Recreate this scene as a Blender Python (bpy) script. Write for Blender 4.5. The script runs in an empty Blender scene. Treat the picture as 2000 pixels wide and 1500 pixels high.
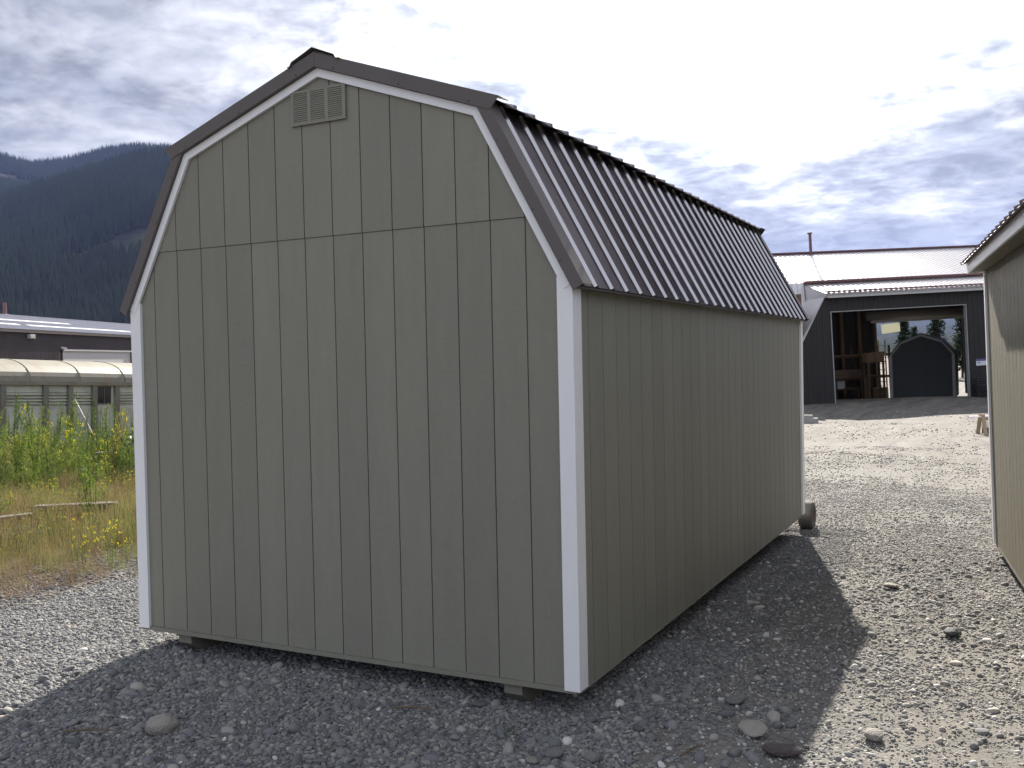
import bpy, bmesh, math, random
import numpy as np
from mathutils import Matrix, Vector

random.seed(7)
RNG = np.random.default_rng(11)
SC = bpy.context.scene
COL = SC.collection

# ------------------------------------------------------------------ camera
cd = bpy.data.cameras.new('camera')
cam = bpy.data.objects.new('camera', cd)
COL.objects.link(cam)
SC.camera = cam
cd.sensor_width = 36.0
cd.lens = 33.9486
cd.clip_start = 0.05
cd.clip_end = 40000
CAM = Vector((1.9477, -4.4515, 1.8041))
_r = Vector((0.88948755, 0.45649444, -0.02060898))
_d = Vector((-0.00771099, -0.03009937, -0.99951717))
_f = Vector((-0.45689435, 0.88921699, -0.02325299))
cam.matrix_world = Matrix(((_r.x, -_d.x, -_f.x, CAM.x), (_r.y, -_d.y, -_f.y, CAM.y), (_r.z, -_d.z, -_f.z, CAM.z), (0, 0, 0, 1)))

# ------------------------------------------------------------------ world, sun, exposure
SUN_EL = math.radians(30.0)
SUN_AZ = math.radians(15.7)          # from +Y towards -X
SUN = Vector((-math.sin(SUN_AZ) * math.cos(SUN_EL), math.cos(SUN_AZ) * math.cos(SUN_EL), math.sin(SUN_EL)))
world = bpy.data.worlds.new('World')
SC.world = world
world.use_nodes = True
SC.view_settings.view_transform = 'Standard'
SC.view_settings.look = 'None'
SC.view_settings.gamma = 1.0
SC.view_settings.use_curve_mapping = False
SC.view_settings.exposure = 1.5
SC.cycles.use_denoising = True
SC.cycles.max_bounces = 6
SC.cycles.diffuse_bounces = 3
SC.cycles.glossy_bounces = 3
SC.cycles.transmission_bounces = 4
SC.cycles.volume_bounces = 0
SC.cycles.sample_clamp_indirect = 6.0

sl = bpy.data.lights.new('sun', 'SUN')
sl.energy = 5.0
sl.angle = math.radians(0.53)
sl.color = (1.0, 0.93, 0.83)
sun = bpy.data.objects.new('sun', sl)
COL.objects.link(sun)
sun.rotation_euler = SUN.to_track_quat('Z', 'Y').to_euler()
sun.location = SUN * 50


class NT:
    """small node-tree builder"""
    def __init__(self, tree):
        self.t = tree
        tree.nodes.clear()

    def n(self, typ, ins=None, **props):
        nd = self.t.nodes.new(typ)
        for k, v in props.items():
            setattr(nd, k, v)
        for k, v in (ins or {}).items():
            s = nd.inputs[k]
            if hasattr(v, 'is_output'):
                self.t.links.new(v, s)
            else:
                s.default_value = v
        return nd

    def math(self, op, a, b=0.0, c=None, clamp=False):
        nd = self.n('ShaderNodeMath', {0: a, 1: b}, operation=op, use_clamp=clamp)
        if c is not None:
            if hasattr(c, 'is_output'):
                self.t.links.new(c, nd.inputs[2])
            else:
                nd.inputs[2].default_value = c
        return nd.outputs[0]

    def vmath(self, op, a, b=(0, 0, 0)):
        nd = self.n('ShaderNodeVectorMath', {0: a, 1: b}, operation=op)
        return nd.outputs['Value'] if op in ('DOT_PRODUCT', 'LENGTH', 'DISTANCE') else nd.outputs[0]

    def ramp(self, fac, stops, interp='LINEAR'):
        nd = self.n('ShaderNodeValToRGB', {'Fac': fac})
        r = nd.color_ramp
        r.interpolation = interp
        while len(r.elements) < len(stops):
            r.elements.new(0.5)
        for e, (p, c) in zip(r.elements, stops):
            e.position = p
            e.color = (c, c, c, 1) if isinstance(c, (int, float)) else (*c, 1)
        return nd.outputs['Color']

    def mix(self, fac, a, b, blend='MIX'):
        nd = self.n('ShaderNodeMix', data_type='RGBA', blend_type=blend)
        for k, v in ((0, fac), (6, a), (7, b)):
            if hasattr(v, 'is_output'):
                self.t.links.new(v, nd.inputs[k])
            elif k == 0:
                nd.inputs[k].default_value = v
            else:
                nd.inputs[k].default_value = (*v, 1) if len(v) == 3 else v
        return nd.outputs[2]

    def noise(self, vec, scale, detail=4.0, rough=0.55, dist=0.0, out='Fac'):
        nd = self.n('ShaderNodeTexNoise', {'Vector': vec, 'Scale': scale, 'Detail': detail, 'Roughness': rough, 'Distortion': dist})
        return nd.outputs[out]


def build_world():
    w = NT(world.node_tree)
    sky = w.n('ShaderNodeTexSky', sky_type='NISHITA', sun_disc=False, sun_elevation=SUN_EL,
              sun_rotation=-SUN_AZ, altitude=700.0, air_density=1.0, dust_density=1.2, ozone_density=1.0)
    tc = w.n('ShaderNodeTexCoord').outputs['Generated']
    d = w.vmath('NORMALIZE', tc)
    sep = w.n('ShaderNodeSeparateXYZ', {0: d})
    z = w.math('MAXIMUM', sep.outputs[2], 0.0)
    k = w.math('DIVIDE', 1.0, w.math('ADD', z, 0.16))
    p = w.n('ShaderNodeCombineXYZ', {0: w.math('MULTIPLY', sep.outputs[0], k), 1: w.math('MULTIPLY', sep.outputs[1], k), 2: 0.0}).outputs[0]
    p = w.vmath('ADD', p, (21.4, -8.3, 2.2))
    dot = w.math('MAXIMUM', w.vmath('DOT_PRODUCT', d, tuple(SUN)), 0.0)
    back = w.math('MULTIPLY_ADD', w.vmath('DOT_PRODUCT', d, tuple(SUN)), -0.5, 0.5)
    g1 = w.math('POWER', dot, 7.0)
    g2 = w.math('POWER', dot, 34.0)
    big = w.noise(p, 0.62, 6.0, 0.55, 0.5)
    mid = w.noise(w.vmath('ADD', p, (5, 9, 2)), 2.1, 9.0, 0.62, 0.35)
    fine = w.noise(w.vmath('ADD', p, (1, 4, 7)), 7.0, 6.0, 0.6, 0.3)
    thick = w.math('ADD', w.math('ADD', w.math('MULTIPLY', big, 0.46), w.math('MULTIPLY', mid, 0.32)), w.math('MULTIPLY', fine, 0.22))
    # optical thickness of the cloud deck; the open blue between the clouds where it is thinnest
    th = w.n('ShaderNodeMapRange', {0: thick, 1: 0.36, 2: 0.52, 3: 0.0, 4: 1.0}, interpolation_type='SMOOTHSTEP').outputs[0]
    cover = w.n('ShaderNodeMapRange', {0: thick, 1: 0.33, 2: 0.41, 3: 0.0, 4: 1.0}, interpolation_type='SMOOTHSTEP').outputs[0]
    # thin cloud: bright, strongly forward scattering; thick cloud: grey base
    thinv = w.math('ADD', w.math('MULTIPLY_ADD', g1, 0.68, 0.20), w.math('MULTIPLY_ADD', g2, 3.0, w.math('MULTIPLY', back, 0.54)))
    thickv = w.math('ADD', w.math('MULTIPLY_ADD', g1, 0.13, 0.09), w.math('MULTIPLY_ADD', g2, 0.8, w.math('MULTIPLY', back, 0.38)))
    mott = w.noise(w.vmath('ADD', p, (2, 8, 3)), 5.5, 7.0, 0.65, 0.5)
    thickv = w.math('MULTIPLY', thickv, w.n('ShaderNodeMapRange', {0: mott, 1: 0.36, 2: 0.62, 3: 1.5, 4: 0.82}, interpolation_type='SMOOTHSTEP').outputs[0])
    thinc = w.n('ShaderNodeCombineColor', {0: w.math('MULTIPLY', thinv, 0.98), 1: w.math('MULTIPLY', thinv, 0.99), 2: w.math('MULTIPLY', thinv, 1.02)}).outputs[0]
    thickc = w.n('ShaderNodeCombineColor', {0: w.math('MULTIPLY', thickv, 0.93), 1: w.math('MULTIPLY', thickv, 0.985), 2: w.math('MULTIPLY', thickv, 1.11)}).outputs[0]
    cloud = w.mix(th, thinc, thickc)
    skyc = w.mix(1.0, sky.outputs[0], (0.085, 0.085, 0.085), 'MULTIPLY')
    col = w.mix(cover, skyc, cloud)
    bg = w.n('ShaderNodeBackground', {'Color': col, 'Strength': 0.86})
    w.t.links.new(bg.outputs[0], w.n('ShaderNodeOutputWorld').inputs['Surface'])


build_world()

# ------------------------------------------------------------------ helpers: meshes and objects
MATS = {}


def mat(name, base=(0.5, 0.5, 0.5), rough=0.6, metal=0.0, spec=0.5, var=0.0, vscale=8.0, bump=0.0, bscale=60.0, stretch=(1, 1, 1),
        dirt=None, dirt_amt=0.0, dscale=2.0, rnd=0.0, trans=None, tint=None, emit=None, bump2=None, coat=0.0, edge=None):
    """procedural principled material. var: fine tone noise, dirt: stain colour, rnd: tone change per object, tint: attribute ramp"""
    if name in MATS:
        return MATS[name]
    m = bpy.data.materials.new(name)
    m.use_nodes = True
    w = NT(m.node_tree)
    tc = w.n('ShaderNodeTexCoord').outputs['Object']
    oi = w.n('ShaderNodeObjectInfo')
    off = w.n('ShaderNodeCombineXYZ', {0: w.math('MULTIPLY', oi.outputs['Random'], 37.0), 1: w.math('MULTIPLY', oi.outputs['Random'], 91.0), 2: w.math('MULTIPLY', oi.outputs['Random'], 53.0)}).outputs[0]
    vec = w.vmath('ADD', w.vmath('MULTIPLY', tc, stretch), off) if rnd >= 0 else w.vmath('MULTIPLY', tc, stretch)
    col = w.n('ShaderNodeRGB').outputs[0]
    col.default_value = (*base, 1)
    if tint:
        at = w.n('ShaderNodeAttribute', attribute_name='tint', attribute_type='INSTANCER').outputs['Fac']
        col = w.ramp(at, tint)
    if var:
        nz = w.noise(vec, vscale, 5.0, 0.6)
        f = w.math('MULTIPLY_ADD', nz, 2 * var, 1 - var)
        col = w.mix(1.0, col, w.n('ShaderNodeCombineColor', {0: f, 1: f, 2: f}).outputs[0], 'MULTIPLY')
    if rnd > 0:
        f = w.math('MULTIPLY_ADD', oi.outputs['Random'], 2 * rnd, 1 - rnd)
        col = w.mix(1.0, col, w.n('ShaderNodeCombineColor', {0: f, 1: f, 2: f}).outputs[0], 'MULTIPLY')
    if dirt:
        dn = w.noise(vec, dscale, 6.0, 0.65, 0.6)
        df = w.math('MULTIPLY', w.n('ShaderNodeMapRange', {0: dn, 1: 0.48, 2: 0.72}).outputs[0], dirt_amt)
        col = w.mix(df, col, dirt)
    ins = {'Base Color': col, 'Roughness': rough, 'Metallic': metal, 'Specular IOR Level': spec, 'Coat Weight': coat}
    if edge is not None:
        ins['Specular Tint'] = (edge, edge, edge, 1)
    if emit:
        ins['Emission Color'] = (*emit[0], 1)
        ins['Emission Strength'] = emit[1]
    b = w.n('ShaderNodeBsdfPrincipled', ins)
    if bump:
        h = w.noise(vec, bscale, 4.0, 0.6)
        if bump2:
            h2 = w.noise(w.vmath('MULTIPLY', vec, bump2[0]), bump2[1], 3.0, 0.6, 0.8)
            h = w.math('ADD', h, w.math('MULTIPLY', h2, bump2[2]))
        bp = w.n('ShaderNodeBump', {'Strength': 1.0, 'Distance': bump, 'Height': h})
        w.t.links.new(bp.outputs[0], b.inputs['Normal'])
    sh = b.outputs[0]
    if trans:
        tr = w.n('ShaderNodeBsdfTranslucent', {'Color': w.mix(1.0, col, (*trans[1], 1), 'MULTIPLY')})
        sh = w.n('ShaderNodeMixShader', {0: trans[0], 1: sh, 2: tr.outputs[0]}).outputs[0]
    w.t.links.new(sh, w.n('ShaderNodeOutputMaterial').inputs['Surface'])
    MATS[name] = m
    return m


class MB:
    """mesh collector"""
    def __init__(self):
        self.v = []
        self.f = []

    def poly(self, verts, faces):
        o = len(self.v)
        self.v += [tuple(x) for x in verts]
        self.f += [tuple(i + o for i in f) for f in faces]
        return self

    def box(self, x0, x1, y0, y1, z0, z1):
        return self.poly([(x0, y0, z0), (x1, y0, z0), (x1, y1, z0), (x0, y1, z0), (x0, y0, z1), (x1, y0, z1), (x1, y1, z1), (x0, y1, z1)],
                         [(3, 2, 1, 0), (4, 5, 6, 7), (0, 1, 5, 4), (1, 2, 6, 5), (2, 3, 7, 6), (3, 0, 4, 7)])

    def prism(self, pts, a0, a1, ax='y'):
        """pts: polygon (counter-clockwise seen along +ax for 'y': (x,z)); extruded from a0 to a1"""
        n = len(pts)
        def P(p, a):
            return (p[0], a, p[1]) if ax == 'y' else ((a, p[0], p[1]) if ax == 'x' else (p[0], p[1], a))
        vs = [P(p, a0) for p in pts] + [P(p, a1) for p in pts]
        fs = [tuple(range(n)), tuple(range(2 * n - 1, n - 1, -1))]
        fs += [(i, i + n, (i + 1) % n + n, (i + 1) % n) for i in range(n)]
        return self.poly(vs, fs)

    def tube(self, p0, p1, r0, r1=None, n=8, caps=True):
        r1 = r0 if r1 is None else r1
        p0, p1 = Vector(p0), Vector(p1)
        q = (p1 - p0).to_track_quat('Z', 'Y')
        vs = []
        for p, r in ((p0, r0), (p1, r1)):
            for i in range(n):
                a = 2 * math.pi * i / n
                vs.append(p + q @ Vector((math.cos(a) * r, math.sin(a) * r, 0)))
        fs = [(i, (i + 1) % n, (i + 1) % n + n, i + n) for i in range(n)]
        if caps:
            fs += [tuple(range(n - 1, -1, -1)), tuple(range(n, 2 * n))]
        return self.poly(vs, fs)

    def lathe(self, prof, n=24, ax='x', c=(0, 0, 0)):
        """prof: (radius, axial) pairs, closed loop"""
        vs = []
        m = len(prof)
        for i in range(n):
            a = 2 * math.pi * i / n
            for r, h in prof:
                x, y = r * math.cos(a), r * math.sin(a)
                vs.append((c[0] + h, c[1] + x, c[2] + y) if ax == 'x' else (c[0] + x, c[1] + y, c[2] + h))
        fs = []
        for i in range(n):
            for j in range(m):
                a, b = i * m + j, i * m + (j + 1) % m
                a2, b2 = ((i + 1) % n) * m + j, ((i + 1) % n) * m + (j + 1) % m
                fs.append((a, b, b2, a2))
        return self.poly(vs, fs)

    def mesh(self, name, m=None, smooth=False):
        me = bpy.data.meshes.new(name)
        me.from_pydata(self.v, [], self.f)
        bm = bmesh.new()
        bm.from_mesh(me)
        bmesh.ops.recalc_face_normals(bm, faces=bm.faces)
        bm.to_mesh(me)
        bm.free()
        if smooth:
            me.polygons.foreach_set('use_smooth', [True] * len(me.polygons))
        if m:
            me.materials.append(m)
        return me

    def obj(self, name, m=None, parent=None, smooth=False):
        return link(name, self.mesh(name, m, smooth), parent)


def link(name, me, parent=None, mtx=None):
    o = bpy.data.objects.new(name, me)
    COL.objects.link(o)
    if parent:
        o.parent = parent
    if mtx is not None:
        o.matrix_local = mtx
    return o


def tag(o, label=None, cat=None, group=None, kind=None):
    if label:
        o['label'] = label
    if cat:
        o['category'] = cat
    if group:
        o['group'] = group
    if kind:
        o['kind'] = kind
    return o


def empty(name, label=None, cat=None, group=None, loc=(0, 0, 0), mtx=None):
    o = bpy.data.objects.new(name, None)
    o.empty_display_size = 0.2
    COL.objects.link(o)
    if mtx is not None:
        o.matrix_world = mtx
    else:
        o.location = loc
    return tag(o, label, cat, group)


def frame(org, x, y, z):
    x, y, z = Vector(x).normalized(), Vector(y).normalized(), Vector(z).normalized()
    return Matrix(((x.x, y.x, z.x, org[0]), (x.y, y.y, z.y, org[1]), (x.z, y.z, z.z, org[2]), (0, 0, 0, 1)))


def box(name, m, parent, *b):
    return MB().box(*b).obj(name, m, parent)


def _hash(i, j, s):
    h = (i.astype(np.int64) * 374761393 + j.astype(np.int64) * 668265263 + s * 1442695041) & 0x7fffffff
    h = (h ^ (h >> 13)) * 1274126177 & 0x7fffffff
    return ((h ^ (h >> 16)) & 0xffff) / 65535.0


def vnoise(x, y, s=0):
    x = np.asarray(x, float)
    y = np.asarray(y, float)
    i, j = np.floor(x), np.floor(y)
    u, v = x - i, y - j
    u, v = u * u * (3 - 2 * u), v * v * (3 - 2 * v)
    a, b, c, d = _hash(i, j, s), _hash(i + 1, j, s), _hash(i, j + 1, s), _hash(i + 1, j + 1, s)
    return (a * (1 - u) + b * u) * (1 - v) + (c * (1 - u) + d * u) * v - 0.5


def fbm(x, y, s=0, o=4, g=0.5):
    t, a = 0, 1.0
    for k in range(o):
        t = t + a * vnoise(x * 2 ** k, y * 2 ** k, s + k)
        a *= g
    return t


# ------------------------------------------------------------------ ground
CTRL = np.array([
    (0, 0, 0), (-3, 0, 0), (-1.5, -1, 0), (1.5, 0, 0), (3, -3, 0), (-4, -3, 0), (-5, 0, 0), (-4.8, 1.3, -0.01), (0, 3, -0.03), (2, 2.5, -0.03),
    (0, 6.2, -0.085), (2, 5.6, -0.06), (-3, 6.2, -0.08), (4, 6, -0.06), (0.5, 12, -0.16), (-2.2, 20, -0.25), (1.2, 21, -0.2), (-2, 27, -0.27), (1.4, 29, -0.17),
    (-4.08, 35.1, -0.1), (0.56, 39, 0.0), (-3.2, 46.3, -0.43), (0.04, 49, -0.45), (3, 54, -0.5), (8, 30, 0.0), (-9, 3, -0.12), (-13, 6, -0.32), (-16, 9, -0.6), (-23, 12, -1.1), (-23, 20, -1.1),
    (-30, 14, -1.1), (-12, 16, -0.5), (-66, 43, 0.0), (-74, 62, 0.0), (-45, 28, -0.8), (60, 0, 0), (0, -60, 0), (-60, -40, 0), (60, 90, 0), (0, 130, 0)])


def hgt0(x, y):
    x = np.asarray(x, float)
    y = np.asarray(y, float)
    num = np.zeros_like(x)
    den = np.zeros_like(x)
    for cx, cy, cz in CTRL:
        w = 1.0 / ((x - cx) ** 2 + (y - cy) ** 2 + 0.6) ** 1.5
        num += w * cz
        den += w
    return num / den


def hgt(x, y):
    x = np.asarray(x, float)
    y = np.asarray(y, float)
    h = hgt0(x, y)
    near = np.exp(-((x - 0) ** 2 + (y - 4) ** 2) / 30.0 ** 2)
    h = h + near * (0.035 * fbm(x * 0.7, y * 0.7, 3, 4) + 0.012 * fbm(x * 5, y * 5, 9, 3))
    return h


def axis(lo, hi, step, far):
    a = list(np.arange(lo, hi + 1e-6, step))
    s = step
    p = a[-1]
    while p < far:
        s *= 1.16
        p += s
        a.append(p)
    s = step
    p = a[0]
    out = []
    while p > -far:
        s *= 1.16
        p -= s
        out.append(p)
    return np.array(out[::-1] + a)


def grid_mesh(name, X, Y, Z, m, smooth=True):
    ny, nx = X.shape
    co = np.stack([X, Y, Z], -1).reshape(-1, 3).astype(np.float32)
    idx = np.arange(ny * nx).reshape(ny, nx)
    q = np.stack([idx[:-1, :-1], idx[:-1, 1:], idx[1:, 1:], idx[1:, :-1]], -1).reshape(-1, 4)
    return raw_mesh(name, co, q, m, smooth)


def raw_mesh(name, co, q, m, smooth=False):
    me = bpy.data.meshes.new(name)
    k = q.shape[1]
    me.vertices.add(len(co))
    me.vertices.foreach_set('co', np.asarray(co, np.float32).ravel())
    me.loops.add(q.size)
    me.loops.foreach_set('vertex_index', q.ravel().astype(np.int32))
    me.polygons.add(len(q))
    me.polygons.foreach_set('loop_start', np.arange(0, q.size, k, dtype=np.int32))
    if smooth:
        me.polygons.foreach_set('use_smooth', np.ones(len(q), bool))
    me.update(calc_edges=True)
    me.validate()
    if m:
        me.materials.append(m)
    return me


def ground_material():
    m = bpy.data.materials.new('gravel_ground')
    m.use_nodes = True
    w = NT(m.node_tree)
    p = w.n('ShaderNodeNewGeometry').outputs['Position']
    sep = w.n('ShaderNodeSeparateXYZ', {0: p})
    big = w.noise(p, 0.45, 5.0, 0.6, 0.4)
    mid = w.noise(p, 3.5, 6.0, 0.65, 0.3)
    trk = w.noise(w.vmath('MULTIPLY', p, (1.6, 0.28, 1.0)), 1.3, 6.0, 0.65, 0.8)
    fine = w.noise(p, 38.0, 5.0, 0.7)
    vor = w.n('ShaderNodeTexVoronoi', {'Vector': p, 'Scale': 52.0, 'Randomness': 1.0})
    vcol = w.n('ShaderNodeSeparateColor', {0: vor.outputs['Color']}).outputs[0]
    stone = w.ramp(vcol, [(0.0, (0.085, 0.085, 0.09)), (0.45, (0.16, 0.158, 0.155)), (0.8, (0.22, 0.213, 0.20)), (1.0, (0.36, 0.345, 0.32))])
    dirt = w.ramp(w.math('ADD', w.math('MULTIPLY', mid, 0.35), w.math('MULTIPLY', trk, 0.65)), [(0.38, (0.095, 0.087, 0.075)), (0.5, (0.143, 0.133, 0.117)), (0.62, (0.195, 0.183, 0.162))])
    # packed, dusty lane: to the right of the shed and away over the yard
    lane = w.math('ADD', w.math('MULTIPLY', sep.outputs[0], 0.9), w.math('MULTIPLY', sep.outputs[1], 0.22))
    lane = w.n('ShaderNodeMapRange', {0: w.math('ADD', lane, w.math('MULTIPLY_ADD', big, 2.4, -1.2)), 1: -0.2, 2: 1.6}).outputs[0]
    f = w.n('ShaderNodeMapRange', {0: w.math('ADD', w.math('ADD', big, w.math('MULTIPLY', mid, 0.7)), w.math('MULTIPLY', lane, 0.24)), 1: 0.74, 2: 1.06}).outputs[0]
    col = w.mix(f, stone, dirt)
    vf = w.math('MULTIPLY_ADD', fine, 0.6, 0.70)
    col = w.mix(1.0, col, w.n('ShaderNodeCombineColor', {0: vf, 1: vf, 2: vf}).outputs[0], 'MULTIPLY')
    # soil and dead litter under the field on the left
    soil = w.ramp(fine, [(0.3, (0.06, 0.042, 0.03)), (0.7, (0.15, 0.105, 0.075))])
    edge = w.math('ADD', w.math('MULTIPLY', sep.outputs[0], -1.0), w.math('MULTIPLY_ADD', big, 3.0, -1.5))
    fld = w.n('ShaderNodeMapRange', {0: edge, 1: 4.6, 2: 6.3}, interpolation_type='SMOOTHSTEP').outputs[0]
    col = w.mix(fld, col, soil)
    h = w.math('ADD', w.math('MULTIPLY', w.math('MULTIPLY', w.math('SUBTRACT', 0.5, vor.outputs['Distance']), 0.9), w.math('SUBTRACT', 1.0, f)), w.math('MULTIPLY', fine, 0.55))
    bp = w.n('ShaderNodeBump', {'Strength': 1.0, 'Distance': 0.013, 'Height': h})
    b = w.n('ShaderNodeBsdfPrincipled', {'Base Color': col, 'Roughness': 0.92, 'Specular IOR Level': 0.2, 'Normal': bp.outputs[0]})
    w.t.links.new(b.outputs[0], w.n('ShaderNodeOutputMaterial').inputs['Surface'])
    return m


xs = axis(-7.0, 4.0, 0.075, 11500)
ys = axis(-2.5, 10.0, 0.075, 11500)
GX, GY = np.meshgrid(xs, ys)
ground = link('ground', grid_mesh('ground', GX, GY, hgt(GX, GY), ground_material()))
tag(ground, kind='structure')

# ------------------------------------------------------------------ mountains (real size, kilometres away)
AZK = np.array([-180, -140, -100, -60, -20, 10, 40, 60, 75, 85, 95, 105, 115, 122, 128, 133, 136.5, 138, 139.8, 141.1, 143.3, 144.8, 148, 155, 165, 180.0])
ELK = np.array([0.13, 0.12, 0.10, 0.12, 0.17, 0.19, 0.15, 0.10, 0.06, 0.04, 0.036, 0.045, 0.07, 0.10, 0.15, 0.205, 0.222, 0.2235, 0.217, 0.208, 0.196, 0.197, 0.19, 0.17, 0.15, 0.13])


def mountain_range(az):
    near = np.interp(az, [-180, 90, 120, 133, 150, 180], [0, 0, 0, 1, 1, 0])
    far = np.interp(az, [-180, 66, 80, 108, 124, 180], [0, 0, 1, 1, 0, 0])
    return 3300.0 - 500 * near + 6500 * far


def mountain_height(az, r):
    e = np.interp(az, AZK, ELK)
    R = mountain_range(az)
    t = np.clip((r - 750.0) / (R - 750.0), 0, None)
    up = np.clip(t, 0, 1)
    prof = up ** 1.25
    prof = np.where(t > 1, 1 - 0.55 * np.clip(t - 1, 0, 1), prof)
    x, y = r * np.cos(np.radians(az)), r * np.sin(np.radians(az))
    rough = fbm(x / 620, y / 620, 21, 5) * 0.42 * up * (1.2 - up)
    gul = np.abs(fbm(az * 0.55, r / 2200, 5, 3)) * 0.07 * np.sin(np.pi * np.clip(up, 0, 1))
    main = e * R * (prof + rough - gul)
    # nearer spur falling away to the left
    e2 = np.interp(az, [-180, 118, 128, 133, 136, 138.4, 141.7, 145, 150, 160, 180], [0, 0, 0.10, 0.19, 0.208, 0.199, 0.176, 0.154, 0.12, 0, 0])
    t2 = (r - 750.0) / 1050.0
    p2 = np.where(t2 < 1, np.clip(t2, 0, 1) ** 1.15, 1 - 0.9 * (t2 - 1))
    spur = e2 * 1800.0 * (p2 + fbm(x / 420, y / 420, 55, 4) * 0.30 * np.clip(t2, 0, 1) * np.clip(1.25 - t2, 0, 1))
    return np.maximum(np.maximum(main, spur), 0) + 2.4 * up - 3.0


def mountain_material():
    m = bpy.data.materials.new('forested_mountain')
    m.use_nodes = True
    w = NT(m.node_tree)
    p = w.n('ShaderNodeNewGeometry').outputs['Position']
    z = w.n('ShaderNodeSeparateXYZ', {0: p}).outputs[2]
    n1 = w.noise(p, 0.0035, 6.0, 0.62, 0.5)
    n2 = w.noise(p, 0.03, 5.0, 0.7)
    forest = w.ramp(n2, [(0.3, (0.020, 0.025, 0.020)), (0.7, (0.050, 0.055, 0.042))])
    grass = w.ramp(n2, [(0.3, (0.055, 0.075, 0.04)), (0.7, (0.10, 0.12, 0.065))])
    f = w.math('MULTIPLY', w.n('ShaderNodeMapRange', {0: n1, 1: 0.54, 2: 0.66}).outputs[0], w.n('ShaderNodeMapRange', {0: z, 1: 200.0, 2: 330.0}).outputs[0])
    col = w.mix(w.math('MULTIPLY', f, 0.55), forest, grass)
    burnt = w.ramp(n2, [(0.3, (0.05, 0.045, 0.048)), (0.7, (0.10, 0.09, 0.09))])
    hi = w.n('ShaderNodeMapRange', {0: w.math('ADD', z, w.math('MULTIPLY', n1, 260.0)), 1: 540.0, 2: 640.0}).outputs[0]
    col = w.mix(w.math('MULTIPLY', hi, 0.75), col, burnt)
    b = w.n('ShaderNodeBsdfPrincipled', {'Base Color': col, 'Roughness': 1.0, 'Specular IOR Level': 0.0})
    w.t.links.new(b.outputs[0], w.n('ShaderNodeOutputMaterial').inputs['Surface'])
    return m


az = np.concatenate([np.arange(-180, 80, 1.0), np.arange(80, 130, 0.3), np.arange(130, 150, 0.06), np.arange(150, 180.01, 1.0)])
tt = np.concatenate([np.linspace(0, 1, 120), np.linspace(1.02, 1.15, 8)])
A2, T2 = np.meshgrid(az, tt)
R2 = 750.0 + (mountain_range(A2) - 750.0) * T2
mtn = link('mountains', grid_mesh('mountains', R2 * np.cos(np.radians(A2)), R2 * np.sin(np.radians(A2)), mountain_height(A2, R2), mountain_material()))
tag(mtn, kind='structure')


def forest_on_mountain():
    # conifers on the slope seen past the shed: cones, one mass
    n = 60000
    a = RNG.uniform(134.0, 148.0, n)
    r = np.sqrt(RNG.uniform(700.0 ** 2, 2900.0 ** 2, n))
    na = 6400
    a = np.concatenate([a, RNG.uniform(134.0, 148.0, na)])
    r = np.concatenate([r, np.concatenate([RNG.uniform(2480.0, 2860.0, na - 2400), RNG.uniform(700.0, 900.0, 2400)])])
    x, y = r * np.cos(np.radians(a)), r * np.sin(np.radians(a))
    dens = fbm(x / 300, y / 300, 77, 4)
    keep = dens > -0.27 - 0.2 * (r > 2700) - 0.5 * (r < 1150)
    a, r, x, y = a[keep], r[keep], x[keep], y[keep]
    z = mountain_height(a, r)
    hh = RNG.uniform(10, 30, len(a)) * np.where(z > 470, 0.85, 1.0)
    wd = hh * RNG.uniform(0.13, 0.2, len(a)) * np.where(z > 500, 0.38, 1.0)
    k = 5
    ang = np.arange(k) * 2 * np.pi / k
    base = np.stack([x[:, None] + wd[:, None] * np.cos(ang), y[:, None] + wd[:, None] * np.sin(ang), np.repeat((z + hh * 0.08)[:, None], k, 1)], -1)
    top = np.stack([x, y, z + hh], -1)[:, None, :]
    co = np.concatenate([base, top], 1).reshape(-1, 3)
    o = (np.arange(len(a)) * (k + 1))[:, None, None]
    tri = np.array([[i, (i + 1) % k, k] for i in range(k)])[None]
    me = raw_mesh('mountain_forest', co, (o + tri).reshape(-1, 3), mat('conifer_far', (0.012, 0.017, 0.014), 1.0, spec=0.0, var=0.6, vscale=0.02, rnd=-1))
    tag(link('mountain_forest', me), 'dark conifer forest covering the mountain slope', 'forest', kind='stuff')


forest_on_mountain()

# ------------------------------------------------------------------ materials of the built things
M_SIDE = mat('siding_paint', (0.216, 0.211, 0.169), 0.55, spec=0.35, var=0.10, vscale=14, stretch=(1, 1, 0.16), bump=0.0030, bscale=95.0,
             bump2=((1.3, 1.3, 14.0), 11.0, 0.9), rnd=0.06, dirt=(0.185, 0.175, 0.15), dirt_amt=0.25, dscale=1.5)
M_SIDE_CORE = mat('siding_core', (0.13, 0.125, 0.105), 0.7, var=0.1)
M_WHITE = mat('white_trim_paint', (0.80, 0.80, 0.80), 0.45, spec=0.4, var=0.03, vscale=20, bump=0.0006, bscale=120, stretch=(1, 1, 0.3), dirt=(0.55, 0.53, 0.48), dirt_amt=0.12, dscale=6)
M_ROOF = mat('bronze_metal_roof', (0.46, 0.435, 0.44), 0.24, metal=1.0, edge=0.0, var=0.10, vscale=3, rnd=0.06, bump=0.006, bscale=2.2)
M_FLASH = mat('bronze_metal_flashing', (0.132, 0.118, 0.113), 0.6, spec=0.15, var=0.08, vscale=6, bump=0.0004, bscale=30)
M_WOODDK = mat('old_dark_timber', (0.09, 0.07, 0.05), 0.85, var=0.4, vscale=6, stretch=(1, 0.1, 1), bump=0.002, bscale=50)
M_SKID = mat('painted_skid', (0.17, 0.16, 0.13), 0.75, var=0.2, vscale=12, bump=0.001, bscale=70)
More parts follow.
